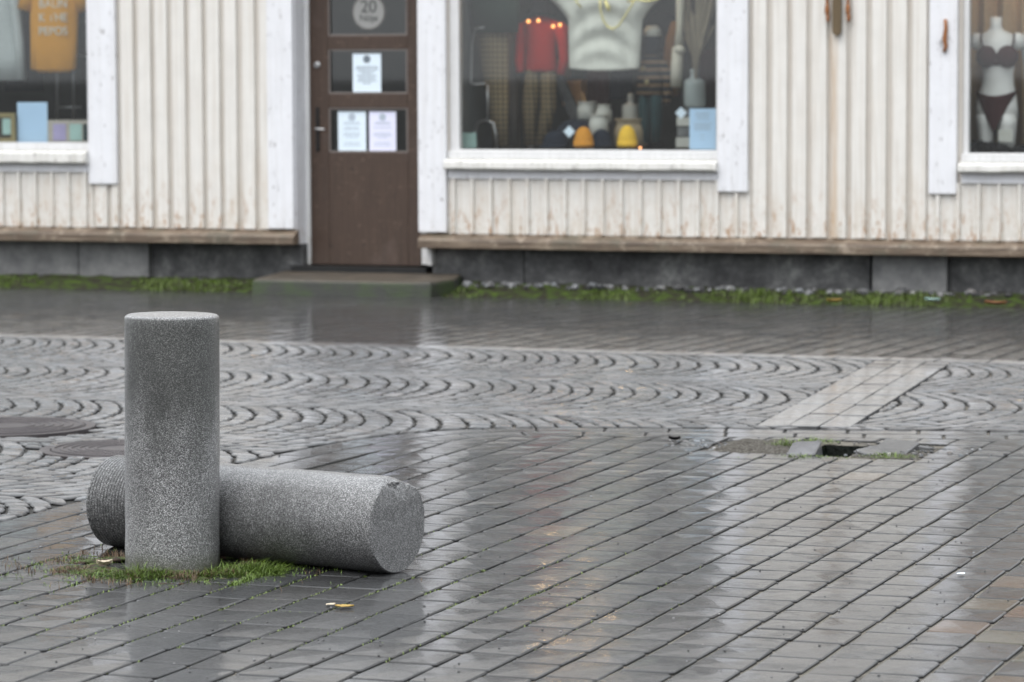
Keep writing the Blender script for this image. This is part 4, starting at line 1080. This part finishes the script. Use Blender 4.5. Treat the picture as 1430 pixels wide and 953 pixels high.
# warm ceiling lamps inside the shop, above the window displays (their glow falls on the torso form and glints on the wet paving)
t = MT('warm lamp glass', .5); t.b.inputs['Emission Color'].default_value = (1, .62, .3, 1); t.b.inputs['Emission Strength'].default_value = 75; M['lampglass'] = t.m
for i, (px_, y_, lb) in enumerate(((1400, .35, 'warm ceiling lamp shining down on the torso form'), (768, .5, 'warm ceiling lamp above the mannequin in red'), (828, .5, 'warm ceiling lamp above the white draped sweater'))):
    o = empty('ceiling_lamp', (P(px_, 0, y_).x, y_, 2.98 if i == 0 else 2.78)); tag(o, lb, 'ceiling lamp', 'warm lamps inside the shop windows')
    MB().lathe([(.05, .17), (.05, .03), (.062, 0), (.055, 0), (.044, .04), (.01, .045)], n=20).build('housing', M['black'], o, smooth=True)
    MB().ball((0, 0, .012), .04, .04, .022, 14).build('lamp_glass', M['lampglass'], o, smooth=True)

# wall fittings
g_ = garment('hanging_ornament', 'dark brass and wood ornament with two chains hanging on the boards', 'ornament', (1169, 25), -.05)
mb = MB(); c = P(1169, 0, -.05)
k_ = (P(1179, 0, -.05).x - c.x) / 10
pts = [(c.x - 6*k_, P(0, -60, -.05).z + 0), (c.x - 6*k_, P(1169, 40, -.05).z)] + [(c.x + 6*k_*math.cos(a), P(1169, 42, -.05).z + 8*k_*math.sin(a)) for a in [math.pi + math.pi*i/10 for i in range(11)]] + [(c.x + 6*k_, P(1169, 40, -.05).z), (c.x + 6*k_, P(1169, -60, -.05).z)]
mb.plate(pts, -.065, -.03); part(mb, 'body', 'brass', g_, False)
for cx in (1155, 1184):
    mb = MB()
    for yy in (-40, -20, 0): mb.ball(P(cx, yy + 1, -.05), .012, .012, .05, 8)
    mb.ball(P(cx, 14, -.05), .018, .018, .045, 8); mb.ball(P(cx + 1, 25, -.05), .014, .014, .035, 8); part(mb, 'pendant', 'rust', g_)
g_ = garment('rusty_hook', 'rusty iron hook with small ring on the white trim by the right window', 'hook', (1319, 50), -.05)
mb = MB(); ctube(mb, [(1320, 27), (1321, 40), (1319, 55), (1321, 66), (1318, 73)], -.055, [.012, .014, .018, .014, .012], 8); part(mb, 'shank', 'rust', g_)
mb = MB(); ctube(mb, [(1316, 52), (1313, 57), (1314, 64), (1318, 67), (1322, 62), (1321, 55), (1316, 52)], -.06, .004, 6); part(mb, 'ring', 'chrome', g_)

# ================================================================== BOLLARDS
DR = .147; HB = .79
bol = MB(); n = 96
prof = [(DR * 1.0, -.12), (DR, 0)] + [(DR * (1 + .0), HB * i / 24) for i in range(1, 24)] + [(DR, HB - .010), (DR - .002, HB - .005), (DR - .007, HB - .001), (DR - .012, HB), (DR * .6, HB + .0005), (.01, HB + .001)]
rs = []
for r_, z_ in prof:
    rs.append([((r_ + (.0012 * noise.noise(Vector((math.cos(a) * 5, math.sin(a) * 5, z_ * 14))) if r_ > .1 else 0)) * math.cos(a), (r_ + (.0012 * noise.noise(Vector((math.cos(a) * 5, math.sin(a) * 5, z_ * 14))) if r_ > .1 else 0)) * math.sin(a), z_) for a in [2*math.pi*k/n for k in range(n)]])
bol.rings(rs)
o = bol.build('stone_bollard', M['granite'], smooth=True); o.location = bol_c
o.rotation_euler = (Matrix.Rotation(.010, 3, fh) @ Matrix.Identity(3)).to_euler()
tag(o, 'upright speckled granite bollard with grass round its foot', 'bollard')
# fallen
A = G(162, 762.5); B_ = G(556, 801)
ax = (B_ - A); LEN = ax.length; ax.normalize()
fb = empty('fallen_bollard', ((A.x + B_.x) / 2, (A.y + B_.y) / 2, 0)); tag(fb, 'grey granite bollard lying on its side with chipped end and grooved foot', 'bollard')
DR = .149; c0 = Vector((A.x, A.y, DR)); side = ax.cross(zz).normalized()
def cyl(prof, name, mat, chip=False):
    mb = MB(); rs = []
    for s_, r_ in prof:
        row = []
        for k in range(n):
            a = 2*math.pi*k/n; d_ = zz * math.cos(a) + side * math.sin(a); ss = s_; rr = r_
            rr2 = rr + (.0012 * noise.noise(d_ * 5 + Vector((s_ * 12, 0, 0))) if r_ > .13 else 0)
            if chip:
                aa = (a + math.pi) % (2 * math.pi) - math.pi
                nn_ = noise.noise(Vector((aa * 4, r_ * 20, 3)))
                w1 = max(0, 1 - ((aa - .0) / (.75 + .3 * nn_)) ** 2) * max(0, min(1, (r_ - .085 - .02 * nn_) / .055)) * max(0, min(1, (s_ - (LEN - .055)) / .05))
                ss -= .016 * w1 * (1 + .9 * noise.noise(Vector((aa * 11, r_ * 60, 2)))); rr2 -= .014 * w1 * (1 + .6 * noise.noise(Vector((aa * 9, s_ * 40, 1))))
                if s_ > LEN - .001: ss += .0025 * noise.noise(Vector((rr * 25 * math.cos(a), rr * 25 * math.sin(a), 7)))
            row.append(c0 + ax * ss + d_ * rr2)
        rs.append(row)
    mb.rings(rs); o = mb.build(name, M[mat], fb, smooth=True); o.location = -fb.location; return o
FT = .24
pr = [(FT, DR)] + [(FT + (LEN - FT) * i / 30, DR) for i in range(1, 28)] + [(LEN - .05 + .05 * i / 8, DR) for i in range(8)] + [(LEN - .003, DR - .001), (LEN, DR - .004)] + [(LEN, DR * q) for q in (.92, .85, .78, .7, .6, .45, .3, .15, .03)]
o = cyl(pr, 'shaft', 'granite2', True)
sm = o.modifiers.new('e', 'EDGE_SPLIT'); sm.split_angle = R(35)
pr = [(0, .02), (0, DR * .5), (0, DR - .006), (.003, DR - .002)]
s_ = .004
while s_ < FT - .015:
    pr += [(s_, DR), (s_ + .008, DR), (s_ + .009, DR - .0017), (s_ + .0108, DR - .0017)]; s_ += .012
pr.append((FT - .0005, DR))
o = cyl(pr, 'grooved_foot', 'granite3'); sm = o.modifiers.new('e', 'EDGE_SPLIT'); sm.split_angle = R(35)

# ================================================================== GRASS, MOSS, DEBRIS
def blade(mb, cols, p, h, lean, ang, wd, col):
    d = Vector((math.cos(ang), math.sin(ang), 0)); s = Vector((-d.y, d.x, 0)) * wd
    a = Vector(p); m1 = a + zz * h * .55 + d * lean * .35; e = a + zz * h * random.uniform(.75, 1) + d * lean
    mb.add([a - s, a + s, m1 + s * .8, m1 - s * .8, e], [(0, 1, 2, 3), (3, 2, 4)]); cols += [col] * 5
gb = MB(); gc = []; rb = MB(); rc_ = []
kf = (bol_c - CP); kf.z = 0; kf.normalize(); kr = Vector((kf.y, -kf.x, 0))
def at(u, v, z=0): return bol_c + kr * u - kf * v + zz * z        # u right, v towards the camera
clumps = [(-.10, .19, .095, 240, .058), (-.03, .2, .05, 80, .045), (.17, .17, .10, 280, .05), (.26, .14, .09, 240, .058), (.28, .19, .06, 120, .035), (-.2, .15, .08, 150, .035), (.05, .21, .06, 110, .03), (.2, .23, .05, 100, .03), (-.28, .12, .06, 90, .02), (.1, .27, .05, 60, .02), (-.14, .24, .06, 90, .02), (.33, .1, .04, 80, .03)]
for (u, v, r_, nb, h) in clumps:
    for i in range(int(nb * 2.8)):
        a = random.random() * 6.28; q = r_ * math.sqrt(random.random())
        p = at(u + q * math.cos(a), v + q * math.sin(a), -.005)
        k_ = random.uniform(.6, 1.35)
        fo = (1 - q / (r_ * 1.25)) ** .6; oa = math.atan2((p - bol_c).y, (p - bol_c).x)
        blade(gb, gc, p, h * fo * random.uniform(.2, 1.25), h * random.uniform(.2, 1.4), (oa + random.gauss(0, 1.1)) if random.random() < .7 else random.random() * 6.28, .0008 + .0006 * random.random(), (k_, k_, k_ * random.uniform(.6, 1.1)))
lump = MB(); lc = []
for i in range(3600):
    a = random.uniform(0, 6.28); rr = abs(random.gauss(.0, .075)) + .148
    u, v = rr * math.cos(a) * 1.45, rr * math.sin(a) * 1.1
    if noise.noise(Vector((u * 8, v * 8, 2))) < -.1: continue
    p = at(u, v, -.004 + .012 * max(0, 1 - (rr - .15) / .1)); kk_ = random.uniform(.6, 1.3)
    pebble(lump, p, random.uniform(.004, .014), lc, (.055 * kk_, .075 * kk_, .016) if random.random() < .5 else (.05 * kk_, .03 * kk_, .018 * kk_), .5)
lm = MT('moss cushion', .9); la = lm.n('ShaderNodeAttribute', attribute_name='tint'); lm.col(la.outputs['Color']); lm.bump(lm.noise(500, 3, .7), .004, 1)
tag(lump.build('moss_cushion', lm.m, cols=lc, smooth=True), 'low brown and green moss cushion round the foot of the upright bollard', 'moss', kind='stuff')
# low moss and reddish stems all round
for i in range(7000):
    a = random.uniform(0, 6.28); rr = abs(random.gauss(.0, .11)) + .148
    u, v = rr * math.cos(a) * 1.45, rr * math.sin(a) * 1.15
    if noise.noise(Vector((u * 9, v * 9, 1))) < -.12: continue
    p = at(u, v, -.006); k_ = random.uniform(.5, 1.3); red = noise.noise(Vector((u * 7 + 5, v * 7, 4))) > .1
    if red: blade(rb, rc_, p, random.uniform(.012, .032), .014, random.random() * 6.28, .0013, (k_,) * 3)
    else: blade(gb, gc, p, random.uniform(.006, .02), .01, random.random() * 6.28, .0016, (k_, k_ * 1.05, k_ * .8))
blade(gb, gc, at(-.03, .2), .06, .075, math.atan2(kr.y, kr.x), .0012, (2.2, 1.7, 3))
# grassy strip running along a joint to the right of the bollard
for i in range(700):
    s_ = random.random(); p = at(.28 + .12 * s_, .27 - .05 * s_) + Vector((0, 0, 0))
    q = bol_c + Vector((.34, -.30 + .36 * s_, -.006)) + Vector((random.gauss(0, .008), 0, 0)); k_ = random.uniform(.6, 1.2)
    blade(gb, gc, q, random.uniform(.008, .025), .012, random.random() * 6.28, .0014, (k_, k_, k_ * .8))
tag(gb.build('grass', M['grass'], cols=gc), 'short bright green grass and moss round the upright bollard', 'grass', kind='stuff')
tag(rb.build('red_moss', M['redmoss'], cols=rc_), 'reddish brown moss stems at the foot of the upright bollard', 'moss', kind='stuff')
# moss in the joints near the bollards
mj = MB(); mc_ = []
for (x_, y_, L_) in joints:
    p = Vector((x_, y_, 0)); d_ = (p - bol_c - Vector((.35, -.35, 0))).length
    dens = max(0.0, 1 - d_ / 1.5)
    if dens <= 0: continue
    for i in range(int(56 * dens)):
        q = Vector((x_ + random.gauss(0, .0035), y_ + random.random() * L_, -.006))
        if noise.noise(Vector((q.x * 4, q.y * 6, 9))) < .02 - dens * .25: continue
        k_ = random.uniform(.7, 1.4); blade(mj, mc_, q, random.uniform(.003, .010), .006, random.random() * 6.28, .0017, (k_ * 1.15, k_, k_ * 1.3))
    if random.random() < .5 * dens:
        for i in range(int(16 * dens)):
            q = Vector((x_ + random.random() * ROW, y_ + random.gauss(0, .0015), -.004)); k_ = random.uniform(.7, 1.3)
            blade(mj, mc_, q, random.uniform(.003, .006), .004, random.random() * 6.28, .0014, (k_ * 1.1, k_, k_ * 1.2))
if mj.v: tag(mj.build('joint_moss', M['grass'], cols=mc_), 'thin yellow green moss lining the joints between the paving stones', 'moss', kind='stuff')
# verge grass
vg = MB(); vc = []
for i in range(15000):
    xx = random.uniform(x0 + .5, x1 - 1); v = random.random(); yy = -.48 + v * .36
    dn_ = 1.5 * noise.noise(Vector((xx * 1.1, 3, 0))) + .5 * noise.noise(Vector((xx * 6, yy * 6, 2)))
    if dn_ < .02: continue
    z_ = zw + .075 * min(1, max(0, ((yy - (YW - .22)) / .6 - .12) * 1.35)) ** .8
    k_ = random.uniform(.45, 1.15); blade(vg, vc, (xx, yy, z_ - .004), random.uniform(.015, .05) * (1.25 if dn_ > .3 else .8), .03, random.random() * 6.28, .003, (k_, k_ * .95, k_ * .7))
tag(vg.build('verge_grass', M['grass'], cols=vc), 'wet moss and grass growing along the foot of the shop front', 'grass', kind='stuff')

# manholes
for i, ((mc, mr), lb) in enumerate(zip(man, ('round dark iron manhole cover cut by the left picture edge', 'round iron manhole cover set in the cobbles behind the upright bollard'))):
    o = empty('manhole_cover', (mc.x, mc.y, 0)); tag(o, lb, 'manhole cover', 'manhole covers in the cobbled road')
    zt0 = .012 if i == 0 else .004
    MB().lathe([(mr + .03, -.03), (mr + .03, zt0), (mr - .012, zt0), (mr - .014, zt0 - .008), (mr - .05, -.02)], n=64).build('ring', M['iron'], o, bevel=0)
    lid = MB().lathe([(mr - .018, -.02), (mr - .018, zt0 + .001), (.01, zt0 + .002)], n=64).build('lid', M['iron'], o)
    rb_ = MB()
    for q in range(1, 7):
        r0 = mr * (.2 + .115 * q)
        rb_.rings([[(r_ * math.cos(2*math.pi*k/48), r_ * math.sin(2*math.pi*k/48), z_) for k in range(48)] for r_, z_ in ((r0, zt0), (r0 + .002, zt0 + .006), (r0 + .014, zt0 + .006), (r0 + .016, zt0))], cap=False)
    rb_.build('ribs', M['iron'], o)
# rubble round the pit
rub = MB(); ru = []
for i in range(1100):
    u, v = random.gauss(-.08, .33), random.gauss(0, .11)
    if abs(u) > .75: continue
    p = pit_c + Vector((u, v, 0))
    if PX0 - .01 < p.x < PX1 + .01 and PY0 - .01 < p.y < PY1 + .01: continue
    pebble(rub, (p.x, p.y, -.004 + random.uniform(-.004, .006)), random.choice((.002, .003, .005, .009)) * random.uniform(.7, 1.4), ru, grey(random.choice((.04, .07, .1, .2)), .3, .06))
tag(rub.build('rubble', pm, cols=ru), 'loose gravel and grit scattered round the open hole', 'gravel', kind='stuff')
hump = MB(); hn = 34; hw_ = 78
def hpos(i, j): return -.54 + 1.0 * i / hw_, -.245 + .47 * j / hn
for j in range(hn + 1):
    for i in range(hw_ + 1):
        u, v = hpos(i, j)
        e_ = max(0, 1 - ((u + .33) / .2) ** 2) * max(0, 1 - (v / .23) ** 2)
        rim = min(1, min(u + .54, .46 - u) / .12, (min(v + .245, .225 - v)) / .05)
        hump.v.append((pit_c.x + u, pit_c.y + v, -.012 + .009 * max(0, rim) + .016 * e_ ** .6 + (.012 * noise.noise(Vector((u * 22, v * 22, 0))) + .006 * noise.noise(Vector((u * 60, v * 60, 4)))) * max(0, rim)))
for j in range(hn):
    for i in range(hw_):
        u, v = hpos(i + .5, j + .5)
        if -.115 < u < .115 and -.225 < v < .2: continue
        a = j * (hw_ + 1) + i; hump.f.append((a, a + 1, a + hw_ + 2, a + hw_ + 1))
t = MT('brown wet grit', .6); t.col(t.ramp(t.noise(110, 6, .8), [(.3, (.03, .027, .022)), (.48, (.075, .068, .058)), (.62, (.2, .19, .17))])); t.bump(t.noise(90, 6, .8), .015, 1); t.b.inputs['Specular IOR Level'].default_value = .08; t.b.inputs['Roughness'].default_value = .8
tag(hump.build('soil_mound', t.m, smooth=True), 'rough patch of dark wet soil and grit round the open hole', 'soil', kind='stuff')
def slab(name, cpx, size, tilt, rotz, z, col, label):
    c = G(*cpx); h = size
    vs, fs = stone_geo([(-h[0]/2, -h[1]/2), (h[0]/2, -h[1]/2), (h[0]/2, h[1]/2), (-h[0]/2, h[1]/2)], 0, 0, .075, .006, .012)
    o = MB().add(vs, fs).build(name, M['stone'], cols=[col] * len(vs)); o.location = (c.x, c.y, z); o.rotation_euler = (tilt[0], tilt[1], rotz)
    tag(o, label, 'paving stone')
slab('loose_stone', (1122, 633), (.12, .17), (R(13), R(-4), 0), R(4), .022, (.085, .085, .09), 'pale grey stone tipped up left of the open hole')
slab('loose_stone', (1226, 631), (.09, .24), (R(0), R(14), 0), R(-14), .008, (.06, .06, .06), 'stone leaning into the open hole from its right')
slab('loose_stone', (1250, 629), (.15, .2), (R(9), R(2), 0), R(-6), .018, (.06, .06, .06), 'wide raised stone right of the open hole')
slab('loose_stone', (1285, 624), (.12, .2), (R(-6), R(6), 0), R(8), .005, (.06, .06, .06), 'dark sunken stone at the right end of the rubble')
pg = MB(); pgc = []
for (px_, py_, r_, nb, h) in ((1098, 625, .045, 620, .05), (1140, 617, .04, 260, .03), (1120, 638, .05, 320, .02), (1240, 637, .05, 320, .025), (1165, 640, .05, 160, .012), (1060, 620, .03, 60, .025), (1262, 630, .025, 60, .02), (1040, 640, .03, 40, .01), (930, 640, .02, 30, .006)):
    c = G(px_, py_)
    for i in range(int(nb * .9)):
        a = random.random() * 6.28; q = r_ * 1.6 * math.sqrt(random.random()); k_ = random.uniform(.8, 1.5)
        k_ *= random.choice((.45, .7, 1.0)); blade(pg, pgc, (c.x + q * 1.5 * math.cos(a) + .03 * noise.noise(Vector((i * .1, px_, 0))), c.y + q * math.sin(a), -.002), h * (1.05 - q / (r_ * 1.7)) * random.uniform(.1, 1.4), h * random.uniform(.3, 1.3), random.random() * 6.28, .0013, (k_, k_, k_ * .6))
tag(pg.build('weeds', M['grass'], cols=pgc), 'small bright green weeds growing round the open hole', 'weeds', kind='stuff')

# leaves and bits
def leaf(px, py, size, mat, label, z=.004, curl=.3, rz=0, y=None):
    c = G(px, py); o_pts = []
    mb = MB(); n_ = 8; vs = []
    for i in range(n_ + 1):
        t_ = i / n_; wd = size * .35 * math.sin(math.pi * min(.98, t_ + .03)) ** .7 * (1 + .25 * math.sin(t_ * 19))
        for s in (-1, 0, 1): vs.append(((t_ - .5) * size, s * wd, z + curl * size * (abs(s) * .25 + .5 * (t_ - .5) ** 2)))
    mb.add(vs, [(i*3 + j, i*3 + j + 1, i*3 + j + 4, i*3 + j + 3) for i in range(n_) for j in (0, 1)])
    o = mb.build('leaf', M[mat]); o.location = (c.x, c.y, 0 if y is None else y); o.rotation_euler = (0, 0, rz); md = o.modifiers.new('so', 'SOLIDIFY'); md.thickness = .0008
    tag(o, label, 'leaf')
leaf(481, 850, .055, 'leaf1', 'yellow and white leaf on the paving in front of the fallen bollard', rz=.3)
leaf(462, 847, .035, 'leaf2', 'small pale leaf just left of the yellow leaf', rz=1.2)
leaf(146, 798, .05, 'leaf2', 'pale dead leaf in the moss left of the upright bollard', z=.02, curl=.9, rz=.6)
leaf(942, 616, .05, 'fur', 'black curled leaf on the paving left of the soil mound', curl=.9, rz=.2)
leaf(1165, 428, .10, 'leaf1', 'orange leaf on the mossy verge in the right half', rz=.4, curl=.6, z=.03)
leaf(1390, 432, .14, 'leaf3', 'red brown leaf on the mossy verge near the right edge', rz=.1, curl=.5, z=.03)
leaf(1302, 427, .10, 'mint', 'pale green leaf on the mossy verge near the right edge', rz=.1, curl=.6, z=.03)
leaf(1342, 804, .03, 'paper', 'tiny white scrap in a paving joint at lower right', rz=.9)
bits = MB(); bc = []
for i in range(300):
    px_, py_ = random.uniform(0, 1430), random.uniform(610, 950); c = G(px_, py_)
    pebble(bits, (c.x, c.y, .002), random.uniform(.0015, .0045), bc, grey(random.choice((.03, .05, .05, .16)), .3))
tag(bits.build('grit', pm, cols=bc), 'tiny grit scattered over the wet plaza', 'grit', kind='stuff')
print('done')
